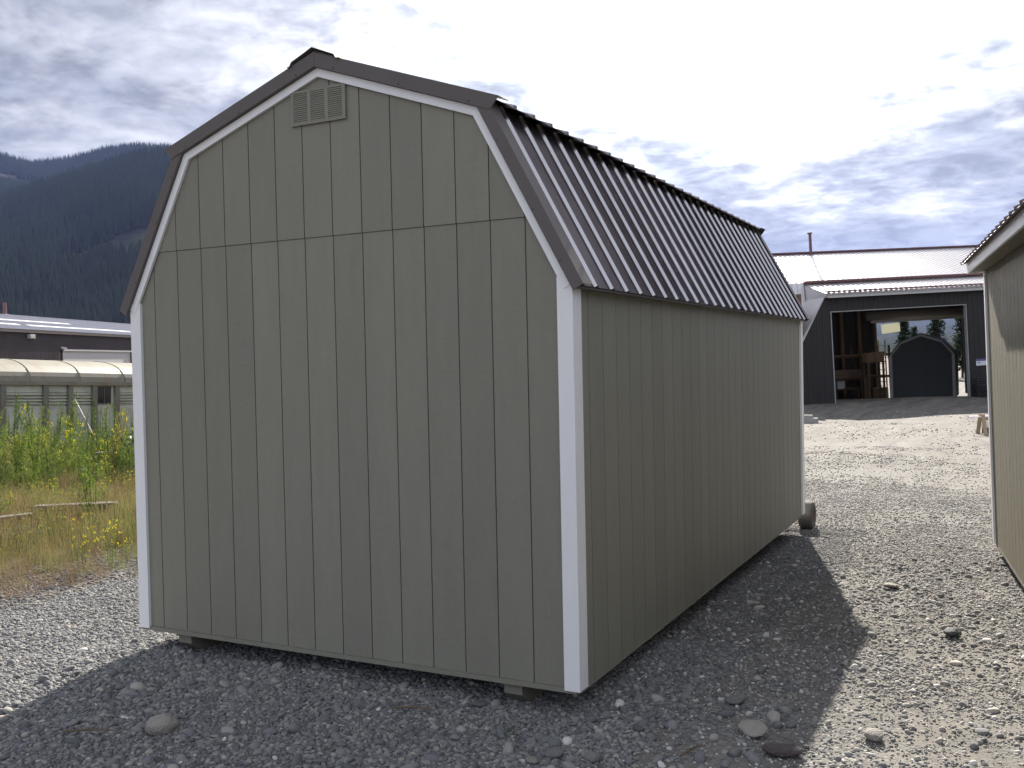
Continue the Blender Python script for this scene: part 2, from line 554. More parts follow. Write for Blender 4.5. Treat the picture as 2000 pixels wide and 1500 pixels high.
M_LUMBER = mat('raw_lumber', (0.36, 0.27, 0.18), 0.8, var=0.2, vscale=5, stretch=(1, 1, 1), rnd=0.15)
M_BLACK = mat('black_metal', (0.02, 0.02, 0.022), 0.5, var=0.2)
M_RUBBER = mat('dusty_rubber', (0.105, 0.10, 0.093), 0.9, var=0.25, vscale=18, bump=0.001, bscale=80)
M_RIM = mat('rusty_rim', (0.13, 0.085, 0.06), 0.7, metal=0.4, var=0.4, vscale=20)
M_STEEL = mat('zinc_screw', (0.09, 0.085, 0.085), 0.4, metal=0.3)

# ------------------------------------------------------------------ the lofted barn shed
Z0 = 0.13                     # underside of the corner boards above the ground
W_, L_, S_ = 3.067, 6.03, 0.2032
XC = -W_ / 2
OUT = [(0.014, 2.055 + Z0), (XC + 1.0406, 3.0 + Z0), (XC, 3.3653 + Z0), (XC - 1.0406, 3.0 + Z0), (-W_ - 0.014, 2.055 + Z0)]


def offset(poly, d):
    """outward offset of the open gambrel polyline (right eave -> ridge -> left eave)"""
    res = []
    for i, p in enumerate(poly):
        ns = []
        for a, b in ((i - 1, i), (i, i + 1)):
            if a >= 0 and b < len(poly):
                dx, dz = poly[b][0] - poly[a][0], poly[b][1] - poly[a][1]
                l = math.hypot(dx, dz)
                ns.append((dz / l, -dx / l))
        if len(ns) == 1:
            nx, nz, c = ns[0][0], ns[0][1], 1.0
        else:
            nx, nz = ns[0][0] + ns[1][0], ns[0][1] + ns[1][1]
            l = math.hypot(nx, nz)
            nx, nz = nx / l, nz / l
            c = nx * ns[0][0] + nz * ns[0][1]
        res.append((p[0] + nx * d / c, p[1] + nz * d / c))
    return res


def roof_z(poly, x):
    for (x0, z0), (x1, z1) in zip(poly[:-1], poly[1:]):
        if x1 <= x <= x0:
            return z0 + (z1 - z0) * (x - x0) / (x1 - x0)
    return poly[0][1]


def rib_profile(y0, y1, pitch=0.2286, phase=0.0, h=0.019, minor=0.003):
    """(y, height) of a ribbed steel sheet"""
    pts = [(y0, 0.0)]
    k = math.floor((y0 - phase) / pitch) - 1
    while True:
        c = phase + k * pitch
        k += 1
        if c > y1 + pitch:
            break
        for dy, hh in ((-0.024, 0), (-0.012, h), (0.012, h), (0.024, 0), (0.078, 0), (0.086, minor), (0.098, minor), (0.106, 0), (0.128, 0), (0.136, minor), (0.148, minor), (0.156, 0)):
            y = c + dy
            if y0 + 1e-4 < y < y1 - 1e-4:
                pts.append((y, hh))
    pts.append((y1, 0.0))
    return pts


def ribbed_sheet(p0, p1, y0, y1, phase=0.0, thick=0.0012, h=0.019, minor=0.003, pitch=0.2286):
    """sheet between eave line p0 (x,z) and top line p1, ribs run from p0 to p1"""
    dx, dz = p1[0] - p0[0], p1[1] - p0[1]
    l = math.hypot(dx, dz)
    nx, nz = dz / l, -dx / l
    if nz < 0:
        nx, nz = -nx, -nz
    pr = rib_profile(y0, y1, pitch, phase, h, minor)
    n = len(pr)
    vs = []
    for p in (p0, p1):
        for t in (0, -thick):
            vs += [(p[0] + nx * (hh + t), y, p[1] + nz * (hh + t)) for y, hh in pr]
    fs = []
    for i in range(n - 1):
        fs.append((i, i + 1, 2 * n + i + 1, 2 * n + i))
        fs.append((n + i + 1, n + i, 3 * n + i, 3 * n + i + 1))
        fs.append((i + 1, i, n + i, n + i + 1))
        fs.append((2 * n + i, 2 * n + i + 1, 3 * n + i + 1, 3 * n + i))
    fs += [(0, 2 * n, 3 * n, n), (n - 1, 2 * n - 1, 4 * n - 1, 3 * n - 1)]
    return MB().poly(vs, fs)


shed = empty('storage_shed', 'large olive-grey barn shed with white trim and bronze metal roof on gravel', 'shed')


def build_shed():
    ins = offset(OUT, -0.012)
    # inner shell behind the boards
    core = [(-0.009, -0.005 + Z0), (-0.009, ins[0][1])] + [(x, z) for x, z in ins[1:4]] + [(-W_ + 0.009, ins[4][1]), (-W_ + 0.009, -0.005 + Z0)]
    MB().prism(core, 0.009, L_ - 0.009).obj('wall_core', M_SIDE_CORE, shed)
    g = 0.0032
    lines = [-W_] + [-0.245 - (13 - k) * S_ for k in range(14)] + [0.0]
    zb, zs = 0.0123 + Z0, 2.4115 + Z0
    prof = offset(OUT, -0.006)
    for x0, x1 in zip(lines[:-1], lines[1:]):
        a, b = x0 + g, x1 - g
        if x0 == -W_:
            a = x0
        if x1 == 0.0:
            b = x1
        # lower course
        def top(x, lim):
            return min(lim, roof_z(prof, x))
        def poly(lo, hi):
            cut = [x for x in (prof[1][0], prof[2][0], prof[3][0]) if a < x < b]
            # where the roof line crosses the course line
            for (xa, za), (xb, zb_) in zip(prof[:-1], prof[1:]):
                if (za - hi) * (zb_ - hi) < 0:
                    xx = xa + (xb - xa) * (hi - za) / (zb_ - za)
                    if a < xx < b:
                        cut.append(xx)
                if (za - lo) * (zb_ - lo) < 0:
                    xx = xa + (xb - xa) * (lo - za) / (zb_ - za)
                    if a < xx < b:
                        cut.append(xx)
            up = sorted([a, b] + cut)
            tops = [(x, top(x, hi)) for x in up]
            tops = [(x, z) for x, z in tops if z > lo - 1e-6]
            if len(tops) < 2:
                return None
            xa, xb = tops[0][0], tops[-1][0]
            bot = ([(xa, lo)] if tops[0][1] > lo + 1e-5 else []) + ([(xb, lo)] if tops[-1][1] > lo + 1e-5 else [])
            res = bot + tops[::-1]
            return res if len(res) > 2 else None
        p = poly(zb, zs - 0.0015)
        MB().prism(p, 0.0, 0.012).obj('siding_board', M_SIDE, shed)
        p = poly(zs + 0.0015, 9.0)
        if p:
            MB().prism(p, -0.0045, 0.0075).obj('siding_board', M_SIDE, shed)
    # long side wall facing the yard
    me_cache = {}
    yl = [0.012] + [0.221 + i * S_ for i in range(29)]
    yl = [y for y in yl if y < L_ - 0.05] + [L_]
    for y0, y1 in zip(yl[:-1], yl[1:]):
        a, b = y0 + g, y1 - g
        key = round(b - a, 4)
        if key not in me_cache:
            me_cache[key] = MB().box(-0.012, 0.0, 0, key, 0, 2.10 + 0.012).mesh('siding_board', M_SIDE)
        link('siding_board', me_cache[key], shed, Matrix.Translation((0, a, Z0 - 0.012)))
        link('siding_board', me_cache[key], shed, Matrix.Translation((-W_ + 0.012, a, Z0 - 0.012)))
    # skirting strip under the boards
    MB().box(-W_ + 0.001, -0.002, -0.012, 0.03, Z0 - 0.014, Z0 + 0.0105).obj('base_strip', M_SIDE, shed)
    MB().box(-0.05, 0.0045, 0.03, L_ - 0.01, Z0 - 0.022, Z0 - 0.0125).obj('base_strip', M_SIDE, shed)
    # floor frame and skids
    MB().box(-W_ + 0.05, -0.06, 0.16, L_ - 0.03, Z0 - 0.06, Z0 - 0.016).obj('floor_frame', M_WOODDK, shed)
    for x0 in (-2.775, -1.60, -0.43):
        sk = [(0.015, Z0 - 0.072), (0.14, -0.03), (L_ - 0.14, -0.11), (L_ - 0.015, Z0 - 0.072), (L_ - 0.015, Z0 - 0.016), (0.015, Z0 - 0.016)]
        if x0 == -1.60:
            sk = [(p[0] + (0.4 if p[0] < 1 else 0), p[1]) for p in sk]
        MB().prism(sk, x0, x0 + 0.105, 'x').obj('skid', M_SKID, shed)
    # white corner boards
    zt = 2.075 + Z0
    for sgn, xo in ((1, 0.02), (-1, -W_ - 0.02)):
        xi = xo - sgn * 0.086
        MB().box(min(xo, xi), max(xo, xi), -0.02, -0.0005, Z0, zt + 0.02).obj('corner_board', M_WHITE, shed)
        xs_ = xo - sgn * 0.0195
        MB().box(min(xo, xs_), max(xo, xs_), -0.0003, 0.088, Z0 + 0.0005, zt + 0.01).obj('corner_board', M_WHITE, shed)
        MB().box(min(xo, xs_), max(xo, xs_), L_ - 0.088, L_ + 0.0003, Z0 + 0.0005, zt + 0.01).obj('corner_board', M_WHITE, shed)
        MB().box(min(xo, xi), max(xo, xi), L_ + 0.0005, L_ + 0.02, Z0, zt + 0.02).obj('corner_board', M_WHITE, shed)
    # white rake boards, mitred
    inn = offset(OUT, -0.046)
    for yy0, yy1 in ((-0.0235, -0.0205), (L_ + 0.0205, L_ + 0.0235)):
        for i in range(4):
            q = [OUT[i], OUT[i + 1], inn[i + 1], inn[i]]
            e = 0.0008
            MB().prism(q[::-1], yy0, yy1).obj('rake_board', M_WHITE, shed)
    for i in range(4):
        q = [OUT[i], OUT[i + 1], inn[i + 1], inn[i]]
        MB().prism(q[::-1], -0.0205, -0.006).obj('rake_board_backing', M_WHITE, shed)
    # steel roof
    base = offset(OUT, 0.045)
    def along(p, q, t):
        l = math.hypot(q[0] - p[0], q[1] - p[1])
        return (p[0] + (q[0] - p[0]) * t / l, p[1] + (q[1] - p[1]) * t / l)
    eR = along(base[0], base[1], -0.035)
    eL = along(base[4], base[3], -0.035)
    tR = along(base[2], base[1], math.hypot(base[2][0] - base[1][0], base[2][1] - base[1][1]) + 0.088)
    tL = along(base[2], base[3], math.hypot(base[2][0] - base[3][0], base[2][1] - base[3][1]) + 0.088)
    yb, ye = -0.036, L_ + 0.036
    cuts = [yb]
    while cuts[-1] + 0.9144 < ye - 0.1:
        cuts.append(cuts[-1] + 0.9144)
    cuts.append(ye)
    up = 0.013      # upper sheets ride over the lower ones
    def lift(p, q, d):
        dx, dz = q[0] - p[0], q[1] - p[1]
        l = math.hypot(dx, dz)
        nx, nz = dz / l, -dx / l
        if nz < 0:
            nx, nz = -nx, -nz
        return (p[0] + nx * d, p[1] + nz * d), (q[0] + nx * d, q[1] + nz * d)
    # sheets stop just under the knuckle so that planes do not cross
    lowR = (eR, along(base[1], base[0], 0.004))
    lowL = (eL, along(base[3], base[4], 0.004))
    for i, (c0, c1) in enumerate(zip(cuts[:-1], cuts[1:])):
        b0, b1 = c0 + 0.0008, c1 - 0.0008
        for p, q in (lowR, lowL):
            ribbed_sheet(p, q, b0, b1, phase=yb + 0.205, minor=0.0, h=0.0155).obj('roof_panel', M_ROOF, shed)
        for p, q in (lift(tR, base[2], up), lift(tL, base[2], up)):
            ribbed_sheet(p, q, b0, b1, phase=yb + 0.205, minor=0.0, h=0.0155).obj('roof_panel', M_ROOF, shed)
    # roof deck under the sheets
    dk0, dk1 = offset(OUT, 0.004), offset(OUT, 0.040)
    for i in range(4):
        MB().prism([dk0[i], dk0[i + 1], dk1[i + 1], dk1[i]], -0.004, L_ + 0.004).obj('roof_deck', M_WOODDK, shed)
    # steel rake flashing: face and leg on the roof
    f0, f1 = offset(OUT, 0.0012), offset(OUT, 0.064)
    for yy0, yy1, leg in ((-0.046, -0.0395, (-0.046, 0.075)), (L_ + 0.0395, L_ + 0.046, (L_ - 0.075, L_ + 0.046))):
        for i in range(4):
            a0, a1, b0, b1 = f0[i], f0[i + 1], f1[i], f1[i + 1]
            if i == 0:
                a0, b0 = along(a0, a1, -0.038), along(b0, b1, -0.038)
            if i == 3:
                a1, b1 = along(a1, a0, -0.038), along(b1, b0, -0.038)
            d = 0.0
            if i == 1:
                a0, b0 = along(a0, a1, -0.088), along(b0, b1, -0.088)
                (a0, a1), (b0, b1) = lift(a0, a1, 0.001), lift(b0, b1, 0.0125)
                a1, b1 = along(a1, a0, -0.004), along(b1, b0, -0.012)
                d = 0.004
            if i == 2:
                a1, b1 = along(a1, a0, -0.088), along(b1, b0, -0.088)
                (a0, a1), (b0, b1) = lift(a0, a1, 0.001), lift(b0, b1, 0.0125)
                a0, b0 = along(a0, a1, -0.004), along(b0, b1, -0.012)
                d = 0.0055
            m = MB().prism([a0, b0, b1, a1], yy0 - d * (1 if yy0 < 1 else -1), yy1 - d * (1 if yy0 < 1 else -1))
            t0, t1 = lift(b0, b1, 0.0022)
            lg0 = leg[0] - (d if yy0 < 1 else 0)
            lg1 = leg[1] + (d if yy0 > 1 else 0)
            m.prism([b0, t0, t1, b1], lg0, lg1)
            # return of the face along the white board
            m.prism([a0, along(a0, b0, 0.003), along(a1, b1, 0.003), a1], yy1 - d if yy0 < 1 else yy0 - 0.012, (yy1 + 0.012) if yy0 < 1 else yy0 + d)
            fl = m.obj('rake_flashing', M_FLASH, shed)
            if yy0 < 0:
                for t in (0.12, 0.5, 0.88) if i in (1, 2) else (0.15, 0.42, 0.8):
                    px, pz = a0[0] + (a1[0] - a0[0]) * t, a0[1] + (a1[1] - a0[1]) * t
                    qx, qz = b0[0] + (b1[0] - b0[0]) * t, b0[1] + (b1[1] - b0[1]) * t
                    cx, cz = px + (qx - px) * 0.2, pz + (qz - pz) * 0.2
                    MB().tube((cx, yy0 - d, cz), (cx, yy0 - d - 0.004, cz), 0.0065, 0.005, 6).obj('screw', M_STEEL, fl)
    # ridge cap: bent sheet with hemmed edges
    apex = base[2]
    sl = (OUT[1][1] - OUT[2][1]) / (OUT[1][0] - OUT[2][0])
    def capz(u, d):
        return apex[1] + abs(u) * sl + d
    us = [-0.185, -0.165, -0.150, -0.06, -0.02, 0.0, 0.02, 0.06, 0.150, 0.165, 0.185]
    hs = [0.037, 0.032, 0.050, 0.055, 0.058, 0.059, 0.058, 0.055, 0.050, 0.032, 0.037]
    outp = [(apex[0] + u, capz(u, h)) for u, h in zip(us, hs)]
    inp = [(apex[0] + u * 0.99, capz(u * 0.99, h - 0.003)) for u, h in zip(us, hs)]
    m = MB()
    n = len(us)
    ya, yb2 = -0.066, L_ + 0.066
    vs = [(x, y, z) for y in (ya, yb2) for pl in (outp, inp) for x, z in pl]
    fs = []
    for i in range(n - 1):
        fs += [(i, i + 1, 2 * n + i + 1, 2 * n + i), (n + i + 1, n + i, 3 * n + i, 3 * n + i + 1), (i + 1, i, n + i, n + i + 1), (2 * n + i, 2 * n + i + 1, 3 * n + i + 1, 3 * n + i)]
    fs += [(0, 2 * n, 3 * n, n), (n - 1, 2 * n - 1, 4 * n - 1, 3 * n - 1)]
    m.poly(vs, fs).obj('ridge_cap', M_FLASH, shed)
    # closure strip under the cap
    MB().prism([(apex[0] - 0.13, capz(0.13, 0.014)), (apex[0] + 0.13, capz(0.13, 0.014)), (apex[0] + 0.13, capz(0.13, 0.044)), (apex[0], capz(0, 0.052)), (apex[0] - 0.13, capz(0.13, 0.044))], -0.030, L_ + 0.03).obj('ridge_closure', M_FLASH, shed)
    # eave drip strip on both long sides
    for e, sg in ((eR, 1), (eL, -1)):
        MB().box(min(e[0] - sg * 0.004, e[0] - sg * 0.05), max(e[0] - sg * 0.004, e[0] - sg * 0.05), -0.03, L_ + 0.03, e[1] - 0.012, e[1] - 0.006).obj('eave_strip', M_FLASH, shed)
    # gable vent with three louvre columns
    x0, x1, z0, z1 = -1.731, -1.345, 3.058 + Z0, 3.256 + Z0
    v = MB()
    v.box(x0, x1, -0.008, -0.005, z0, z1)
    vent = v.obj('gable_vent', M_SIDE_CORE, shed)
    fr = MB()
    bars = [(x0, x0 + 0.018), (x0 + 0.118, x0 + 0.142), (x0 + 0.242, x0 + 0.266), (x1 - 0.022, x1)]
    for a, b in bars:
        fr.box(a, b, -0.019, -0.0085, z0, z1)
    for a, b in zip(bars[:-1], bars[1:]):
        fr.box(a[1], b[0], -0.0188, -0.0085, z0, z0 + 0.014)
        fr.box(a[1], b[0], -0.0188, -0.0085, z1 - 0.014, z1)
    fr.obj('vent_frame', M_SIDE, vent)
    ns = 15
    for (a, b), (c, d) in zip(bars[:-1], bars[1:]):
        w = c - b
        h = (z1 - z0 - 0.028) / ns
        q = h * 0.76
        me = MB().prism([(-0.0200, 0.0), (-0.0165, -0.001), (-0.0130, q), (-0.0165, q)], 0.0005, w - 0.0005, 'x').mesh('slat', M_SIDE)
        for i in range(ns):
            link('slat', me, vent, Matrix.Translation((b, 0, z0 + 0.014 + i * h)))


build_shed()

# ------------------------------------------------------------------ small wheel at the far corner
wheel = empty('dolly_wheel', 'small dusty rubber wheel behind the far corner of the grey shed', 'wheel', loc=(0.0, 6.27, float(hgt(0.0, 6.27)) + 0.150))
T = [(0.150, -0.045), (0.146, -0.062), (0.132, -0.073), (0.100, -0.074), (0.083, -0.066), (0.083, 0.066), (0.100, 0.074), (0.132, 0.073), (0.146, 0.062), (0.150, 0.045), (0.152, 0.0)]
MB().lathe(T, 36).obj('tyre', M_RUBBER, wheel, True)
rim = MB().lathe([(0.082, -0.064), (0.070, -0.062), (0.062, -0.02), (0.024, 0.0), (0.024, 0.02), (0.062, 0.03), (0.070, 0.060), (0.082, 0.064)], 28).obj('rim', M_RIM, wheel, True)
MB().tube((-0.35, 0, 0), (0.062, 0, 0), 0.018, n=12).obj('axle', M_RIM, wheel)

# ------------------------------------------------------------------ the khaki shed on the right
M_KHAKI = mat('khaki_siding', (0.178, 0.164, 0.120), 0.6, spec=0.3, var=0.24, vscale=16, stretch=(1, 1, 0.1), bump=0.0035, bscale=85.0,
              bump2=((0.8, 0.8, 10.0), 8.0, 0.9), rnd=0.04, dirt=(0.15, 0.13, 0.09), dirt_amt=0.4, dscale=2.0)
M_KHAKI_CORE = mat('khaki_core', (0.13, 0.115, 0.085), 0.7, var=0.1)
M_PURPLE = mat('wine_metal_roof', (0.13, 0.09, 0.095), 0.35, spec=0.5, var=0.08)


def build_right_shed():
    yv = Vector((-0.1158, 0.9933, 0))
    zv = Vector((-0.0244, 0.0, 1.0))
    xv = yv.cross(zv).normalized()
    zv = xv.cross(yv).normalized()
    s = empty('storage_shed', 'khaki wooden shed with wine red metal roof, cut off by the picture edge', 'shed',
              mtx=frame((1.833, 5.49, 0.05), xv, yv, zv))
    LW, H = 6.1, 2.50
    MB().box(0.010, 3.0, -LW + 0.01, -0.01, 0.0, H).obj('wall_core', M_KHAKI_CORE, s)
    MB().prism([(0.010, H), (3.0, H), (1.5, H + 0.6)], -LW + 0.01, -0.01).obj('gable_core', M_KHAKI_CORE, s)
    me = MB().box(0.0, 0.0125, 0, S_ - 0.0064, 0, H - 0.002).mesh('siding_board', M_KHAKI)
    for i in range(30):
        link('siding_board', me, s, Matrix.Translation((0, -S_ * (i + 1) - 0.002, -0.004)))
    MB().box(-0.020, -0.001, -0.060, 0.0, 0.0, H - 0.003).obj('corner_board', M_WHITE, s)
    MB().box(-0.020, 0.07, 0.001, 0.02, 0.0, H - 0.003).obj('corner_board', M_WHITE, s)
    MB().box(-0.001, 0.02, -LW, -0.062, -0.025, -0.0045).obj('base_strip', M_KHAKI_CORE, s)
    for x0 in (0.06, 1.45, 2.8):
        MB().prism([(-LW + 0.1, -0.03), (-LW + 0.3, -0.14), (-0.25, -0.14), (-0.07, -0.075), (-0.07, -0.006), (-LW + 0.1, -0.006)], x0, x0 + 0.1, 'x').obj('skid', M_SKID, s)
    # soffit, fascia and ribbed roof
    MB().box(-0.135, 0.03, -LW, 0.03, H, H + 0.012).obj('soffit', M_KHAKI, s)
    MB().box(-0.155, -0.136, -LW, 0.045, H - 0.012, H + 0.082).obj('fascia', M_WHITE, s)
    MB().prism([(-0.155, H - 0.012), (0.06, H - 0.012), (0.06, H + 0.17), (-0.155, H + 0.082)], 0.0455, 0.062).obj('rake_board', M_WHITE, s)
    MB().prism([(-0.15, H + 0.083), (1.5, H + 0.74), (1.5, H + 0.66), (-0.15, H + 0.02)][::-1], -LW, 0.03).obj('roof_deck', M_WOODDK, s)
    y = 0.085
    while y > -LW:
        y0 = max(y - 0.9144, -LW)
        ribbed_sheet((-0.20, H + 0.070), (1.5, H + 0.746), y0 + 0.0008, y - 0.0008, phase=0.02, h=0.024).obj('roof_panel', M_PURPLE, s)
        ribbed_sheet((3.2, H + 0.070), (1.5, H + 0.746), y0 + 0.0008, y - 0.0008, phase=0.02, h=0.024).obj('roof_panel', M_PURPLE, s)
        y = y0


build_right_shed()

# ------------------------------------------------------------------ far workshop with a drive-through door
M_DKWALL = mat('dark_metal_wall', (0.024, 0.0215, 0.021), 0.55, spec=0.4, var=0.12, vscale=3, rnd=0.06)
M_GALV = mat('galvanised_roof', (0.72, 0.70, 0.70), 0.42, metal=0.9, var=0.06, vscale=1.5, rnd=0.05)
M_WINE = mat('wine_trim', (0.16, 0.075, 0.08), 0.5, var=0.1)
M_GREYTRIM = mat('grey_white_trim', (0.55, 0.55, 0.54), 0.5, var=0.06)
M_DOORTRIM = mat('dull_door_trim', (0.33, 0.33, 0.32), 0.5, var=0.2, vscale=2)
M_CEIL = mat('brown_boarding', (0.16, 0.105, 0.07), 0.8, var=0.3, vscale=3, stretch=(0.3, 3, 1))
M_TUBE = mat('lit_tube', (0.9, 0.9, 0.85), 0.5, emit=((1.0, 0.96, 0.86), 6.0))
M_CARD = mat('cardboard', (0.27, 0.185, 0.115), 0.85, var=0.12, rnd=0.12)
M_STEELBR = mat('rack_brown', (0.10, 0.055, 0.035), 0.7, var=0.2)
M_GREEN = mat('dark_green_siding', (0.05, 0.06, 0.063), 0.6, var=0.08, rnd=0.04)
M_GREYP = mat('grey_shed_trim', (0.42, 0.43, 0.44), 0.55, var=0.05)
M_SHEETING = mat('translucent_sheet', (0.62, 0.62, 0.56), 0.5, trans=(0.55, (1, 1, 0.96)))

WU = Vector((0.7691, 0.639, 0.0162))
WUP = Vector((-0.0158, -0.0063, 0.9999))
WU = (WU + WUP * 0.025).normalized()
WB = WUP.cross(WU).normalized()
WUP = WU.cross(WB).normalized() if WU.cross(WB).z > 0 else -(WU.cross(WB)).normalized()
WORG = (-4.0757, 35.1384, -0.0875)
WFRAME = frame(WORG, WU, WB, WUP)


def wpos(a, w, v=0.0):
    return WFRAME @ Vector((a, w, v))


def wall_panel(a0, a1, v0, v1, y0, y1, m, parent, tops=None):
    """ribbed wall sheet in the plane y0 (towards the viewer); tops: sloping top edge (left, right)"""
    t0, t1 = tops if tops else (v1, v1)
    mb = MB().prism([(a0, v0), (a1, v0), (a1, t1), (a0, t0)], y0, y1)
    n = max(1, int(round((a1 - a0) / 0.2286)))
    for i in range(n):
        c = a0 + (i + 0.5) * (a1 - a0) / n
        tt = t0 + (t1 - t0) * (c - a0) / (a1 - a0)
        if tt - v0 > 0.05:
            mb.prism([(c - 0.03, y0 + 0.001), (c - 0.012, y0 - 0.018), (c + 0.012, y0 - 0.018), (c + 0.03, y0 + 0.001)], v0, tt - 0.02, 'z')
    return mb.obj('wall_panel', m, parent)


def roof_sheet(a0, a1, y0, v0, y1, v1, m, parent, name='roof_panel'):
    """ribbed sheet, ribs running up the slope from (y0,v0) to (y1,v1)"""
    src = ribbed_sheet((y0, v0), (y1, v1), a0, a1, phase=0.1, h=0.03, minor=0.0, thick=0.004)
    src.v = [(b, a, c) for a, b, c in src.v]
    return src.obj(name, m, parent)


def build_workshop():
    s = empty('workshop', 'dark metal workshop with open drive-through doorway and silver ribbed roof', 'building', mtx=WFRAME)
    P = 0.9144
    EV = 4.12        # eave of the front bay
    # front wall: left pier with the clipped corner, lintel, right pier
    def slope(a):
        return min(EV, 2.50 + (a + 1.27) * (EV - 2.50) / 1.0)
    xsl = [-3.2, -2.3, -1.27, -0.77, -0.27, -0.05]
    for a0, a1 in zip(xsl[:-1], xsl[1:]):
        t0, t1 = (slope(a0), slope(a1)) if a0 >= -1.28 else (2.50 - (-1.27 - a0) * 0.6, 2.50 - (-1.27 - a1) * 0.6)
        wall_panel(a0 + 0.001, a1 - 0.001, -0.5, 0, 0, 0.1, M_DKWALL, s, (t0, t1))
    a = -0.05
    while a < 6.05 - 0.01:
        wall_panel(a + 0.001, min(a + P, 6.05) - 0.001, 3.56, EV, 0, 0.1, M_DKWALL, s)
        a += P
    a = 6.05
    while a < 14:
        wall_panel(a + 0.001, a + P - 0.001, -0.6, EV, 0, 0.1, M_DKWALL, s)
        a += P
    R_END = a
    # clipped corner trim, fascia, door trim
    MB().prism([(-1.30, 2.50), (-0.27, EV + 0.03), (-0.27, EV + 0.07), (-1.33, 2.52)], -0.03, -0.019).obj('corner_trim', M_GREYTRIM, s)
    MB().prism([(-0.02, EV + 0.0), (1.45, EV - 0.02), (1.45, 4.76), (-0.29, EV + 0.12)], -0.292, -0.276, 'x').obj('cheek_wall', M_GALV, s)
    MB().prism([(-1.30, 2.44), (-0.28, EV + 0.0), (-0.28, EV + 0.06), (-1.37, 2.50)], 0.0, 1.45).obj('corner_roof', M_GALV, s)
    MB().box(-0.27, R_END, -0.30, -0.27, EV + 0.0, EV + 0.13).obj('fascia', M_GREYTRIM, s)
    MB().box(-0.27, R_END, -0.27, 0.0, EV + 0.0, EV + 0.02).obj('soffit', M_DKWALL, s)
    for b in ((-0.05, -0.015, -0.5, 3.6), (6.015, 6.05, -0.5, 3.6)):
        MB().box(b[0], b[1], -0.03, 0.12, b[2], b[3]).obj('door_trim', M_DOORTRIM, s)
    MB().box(-0.014, 6.014, -0.03, 0.12, 3.562, 3.597).obj('door_trim', M_DOORTRIM, s)
    # roof: front bay apron, main slope, lower slope on the left, back slope
    a = -0.30
    while a < R_END + 0.2:
        b = min(a + P, R_END + 0.3)
        roof_sheet(a + 0.001, b - 0.001, -0.36, EV + 0.13, 1.5, 4.80, M_GALV, s)
        a += P
    a = -9.3
    while a < R_END + 0.2:
        b = a + P
        roof_sheet(a + 0.001, b - 0.001, 1.48, 4.86, 6.0, 6.50, M_GALV, s)
        roof_sheet(a + 0.001, b - 0.001, 12.0, 4.35, 6.02, 6.50, M_GALV, s)
        a += P
    a = -9.3
    while a < -0.32:
        b = min(a + P, -0.31)
        roof_sheet(a + 0.001, b - 0.001, 1.10, 1.70, 1.47, 4.86, M_GALV, s)
        a += P
    MB().box(-9.4, R_END + 0.2, 5.85, 6.17, 6.50, 6.56).obj('ridge_cap', M_WINE, s)
    MB().box(-0.3, R_END + 0.2, 1.38, 1.52, 4.845, 4.93).obj('snow_rail', M_WINE, s)
    MB().box(-0.3, R_END + 0.2, -0.20, -0.08, 4.345, 4.40).obj('snow_rail', M_WINE, s)
    # stove pipe through the ridge
    pp = MB().tube((2.55, 5.7, 6.2), (2.55, 5.7, 7.36), 0.065, n=14).obj('stove_pipe', M_WINE, s)
    MB().tube((2.55, 5.7, 7.34), (2.55, 5.7, 7.40), 0.12, 0.11, n=14).obj('pipe_cap', M_WINE, pp)
    # inside: boarded ceiling, back wall with opening, side walls
    for i in range(34):
        MB().box(-0.2, 15.3, 0.12 + i * 0.30, 0.405 + i * 0.30, 4.02, 4.045).obj('ceiling_board', M_CEIL, s)
    a = -1.2
    while a < 8.75:
        wall_panel(a + 0.001, min(a + P, 8.75) - 0.001, -0.8, 4.35, 10.4, 10.5, M_DKWALL, s)
        a += P
    a = 13.9
    while a < 15.4:
        wall_panel(a + 0.001, a + P - 0.001, -0.8, 4.35, 10.4, 10.5, M_DKWALL, s)
        a += P
    MB().box(8.75, 13.9, 10.4, 10.5, 3.45, 4.35).obj('back_lintel', M_DKWALL, s)
    MB().box(-1.3, -1.2, 0.1, 10.5, -0.8, 4.35).obj('side_wall', M_CEIL, s)
    MB().box(15.7, 15.8, 0.1, 12, -0.8, 4.6).obj('side_wall', M_DKWALL, s)
    MB().box(-9.2, -9.1, 1.0, 11, -0.6, 4.6).obj('side_wall', M_DKWALL, s)
    MB().box(-9.2, -3.2, 0.6, 0.7, -0.6, 1.75).obj('side_wall', M_DKWALL, s)
    # rolled-up back door
    dr = MB().tube((8.0, 10.1, 3.55), (14.0, 10.1, 3.55), 0.24, n=20).obj('rolled_door', mat('rolled_door_grey', (0.22, 0.21, 0.19), 0.6, var=0.1), s, True)
    MB().box(8.3, 13.9, 10.12, 10.18, 3.18, 3.33).obj('door_bottom_bar', M_GREYTRIM, dr)
    for (a, w) in ((7.1, 4.3), (8.35, 5.3), (3.2, 4.3), (4.4, 7.6)):  # two of these fixtures are added as fill to brighten the interior
        l = MB().box(a, a + 1.2, w, w + 0.16, 3.93, 3.985).obj('ceiling_and_fill_light', M_GREYTRIM, s)
        MB().box(a + 0.03, a + 1.17, w + 0.02, w + 0.14, 3.905, 3.929).obj('light_tube', M_TUBE, l)
    for a in (5.6, 6.6, 7.6, 8.5):
        MB().box(a, a + 0.14, 10.2, 10.38, -0.8, 4.0).obj('timber_post', M_CEIL, s)
    return s


workshop = build_workshop()


def wthing(name, label, cat, a, w, v, group=None):
    e = empty(name, label, cat, group, mtx=WFRAME @ Matrix.Translation((a, w, v)))
    return e


def floor_v(a, w):
    """local height of the yard sheet at (a,w)"""
    p = wpos(a, w)
    return float(hgt(p.x, p.y)) - p.z


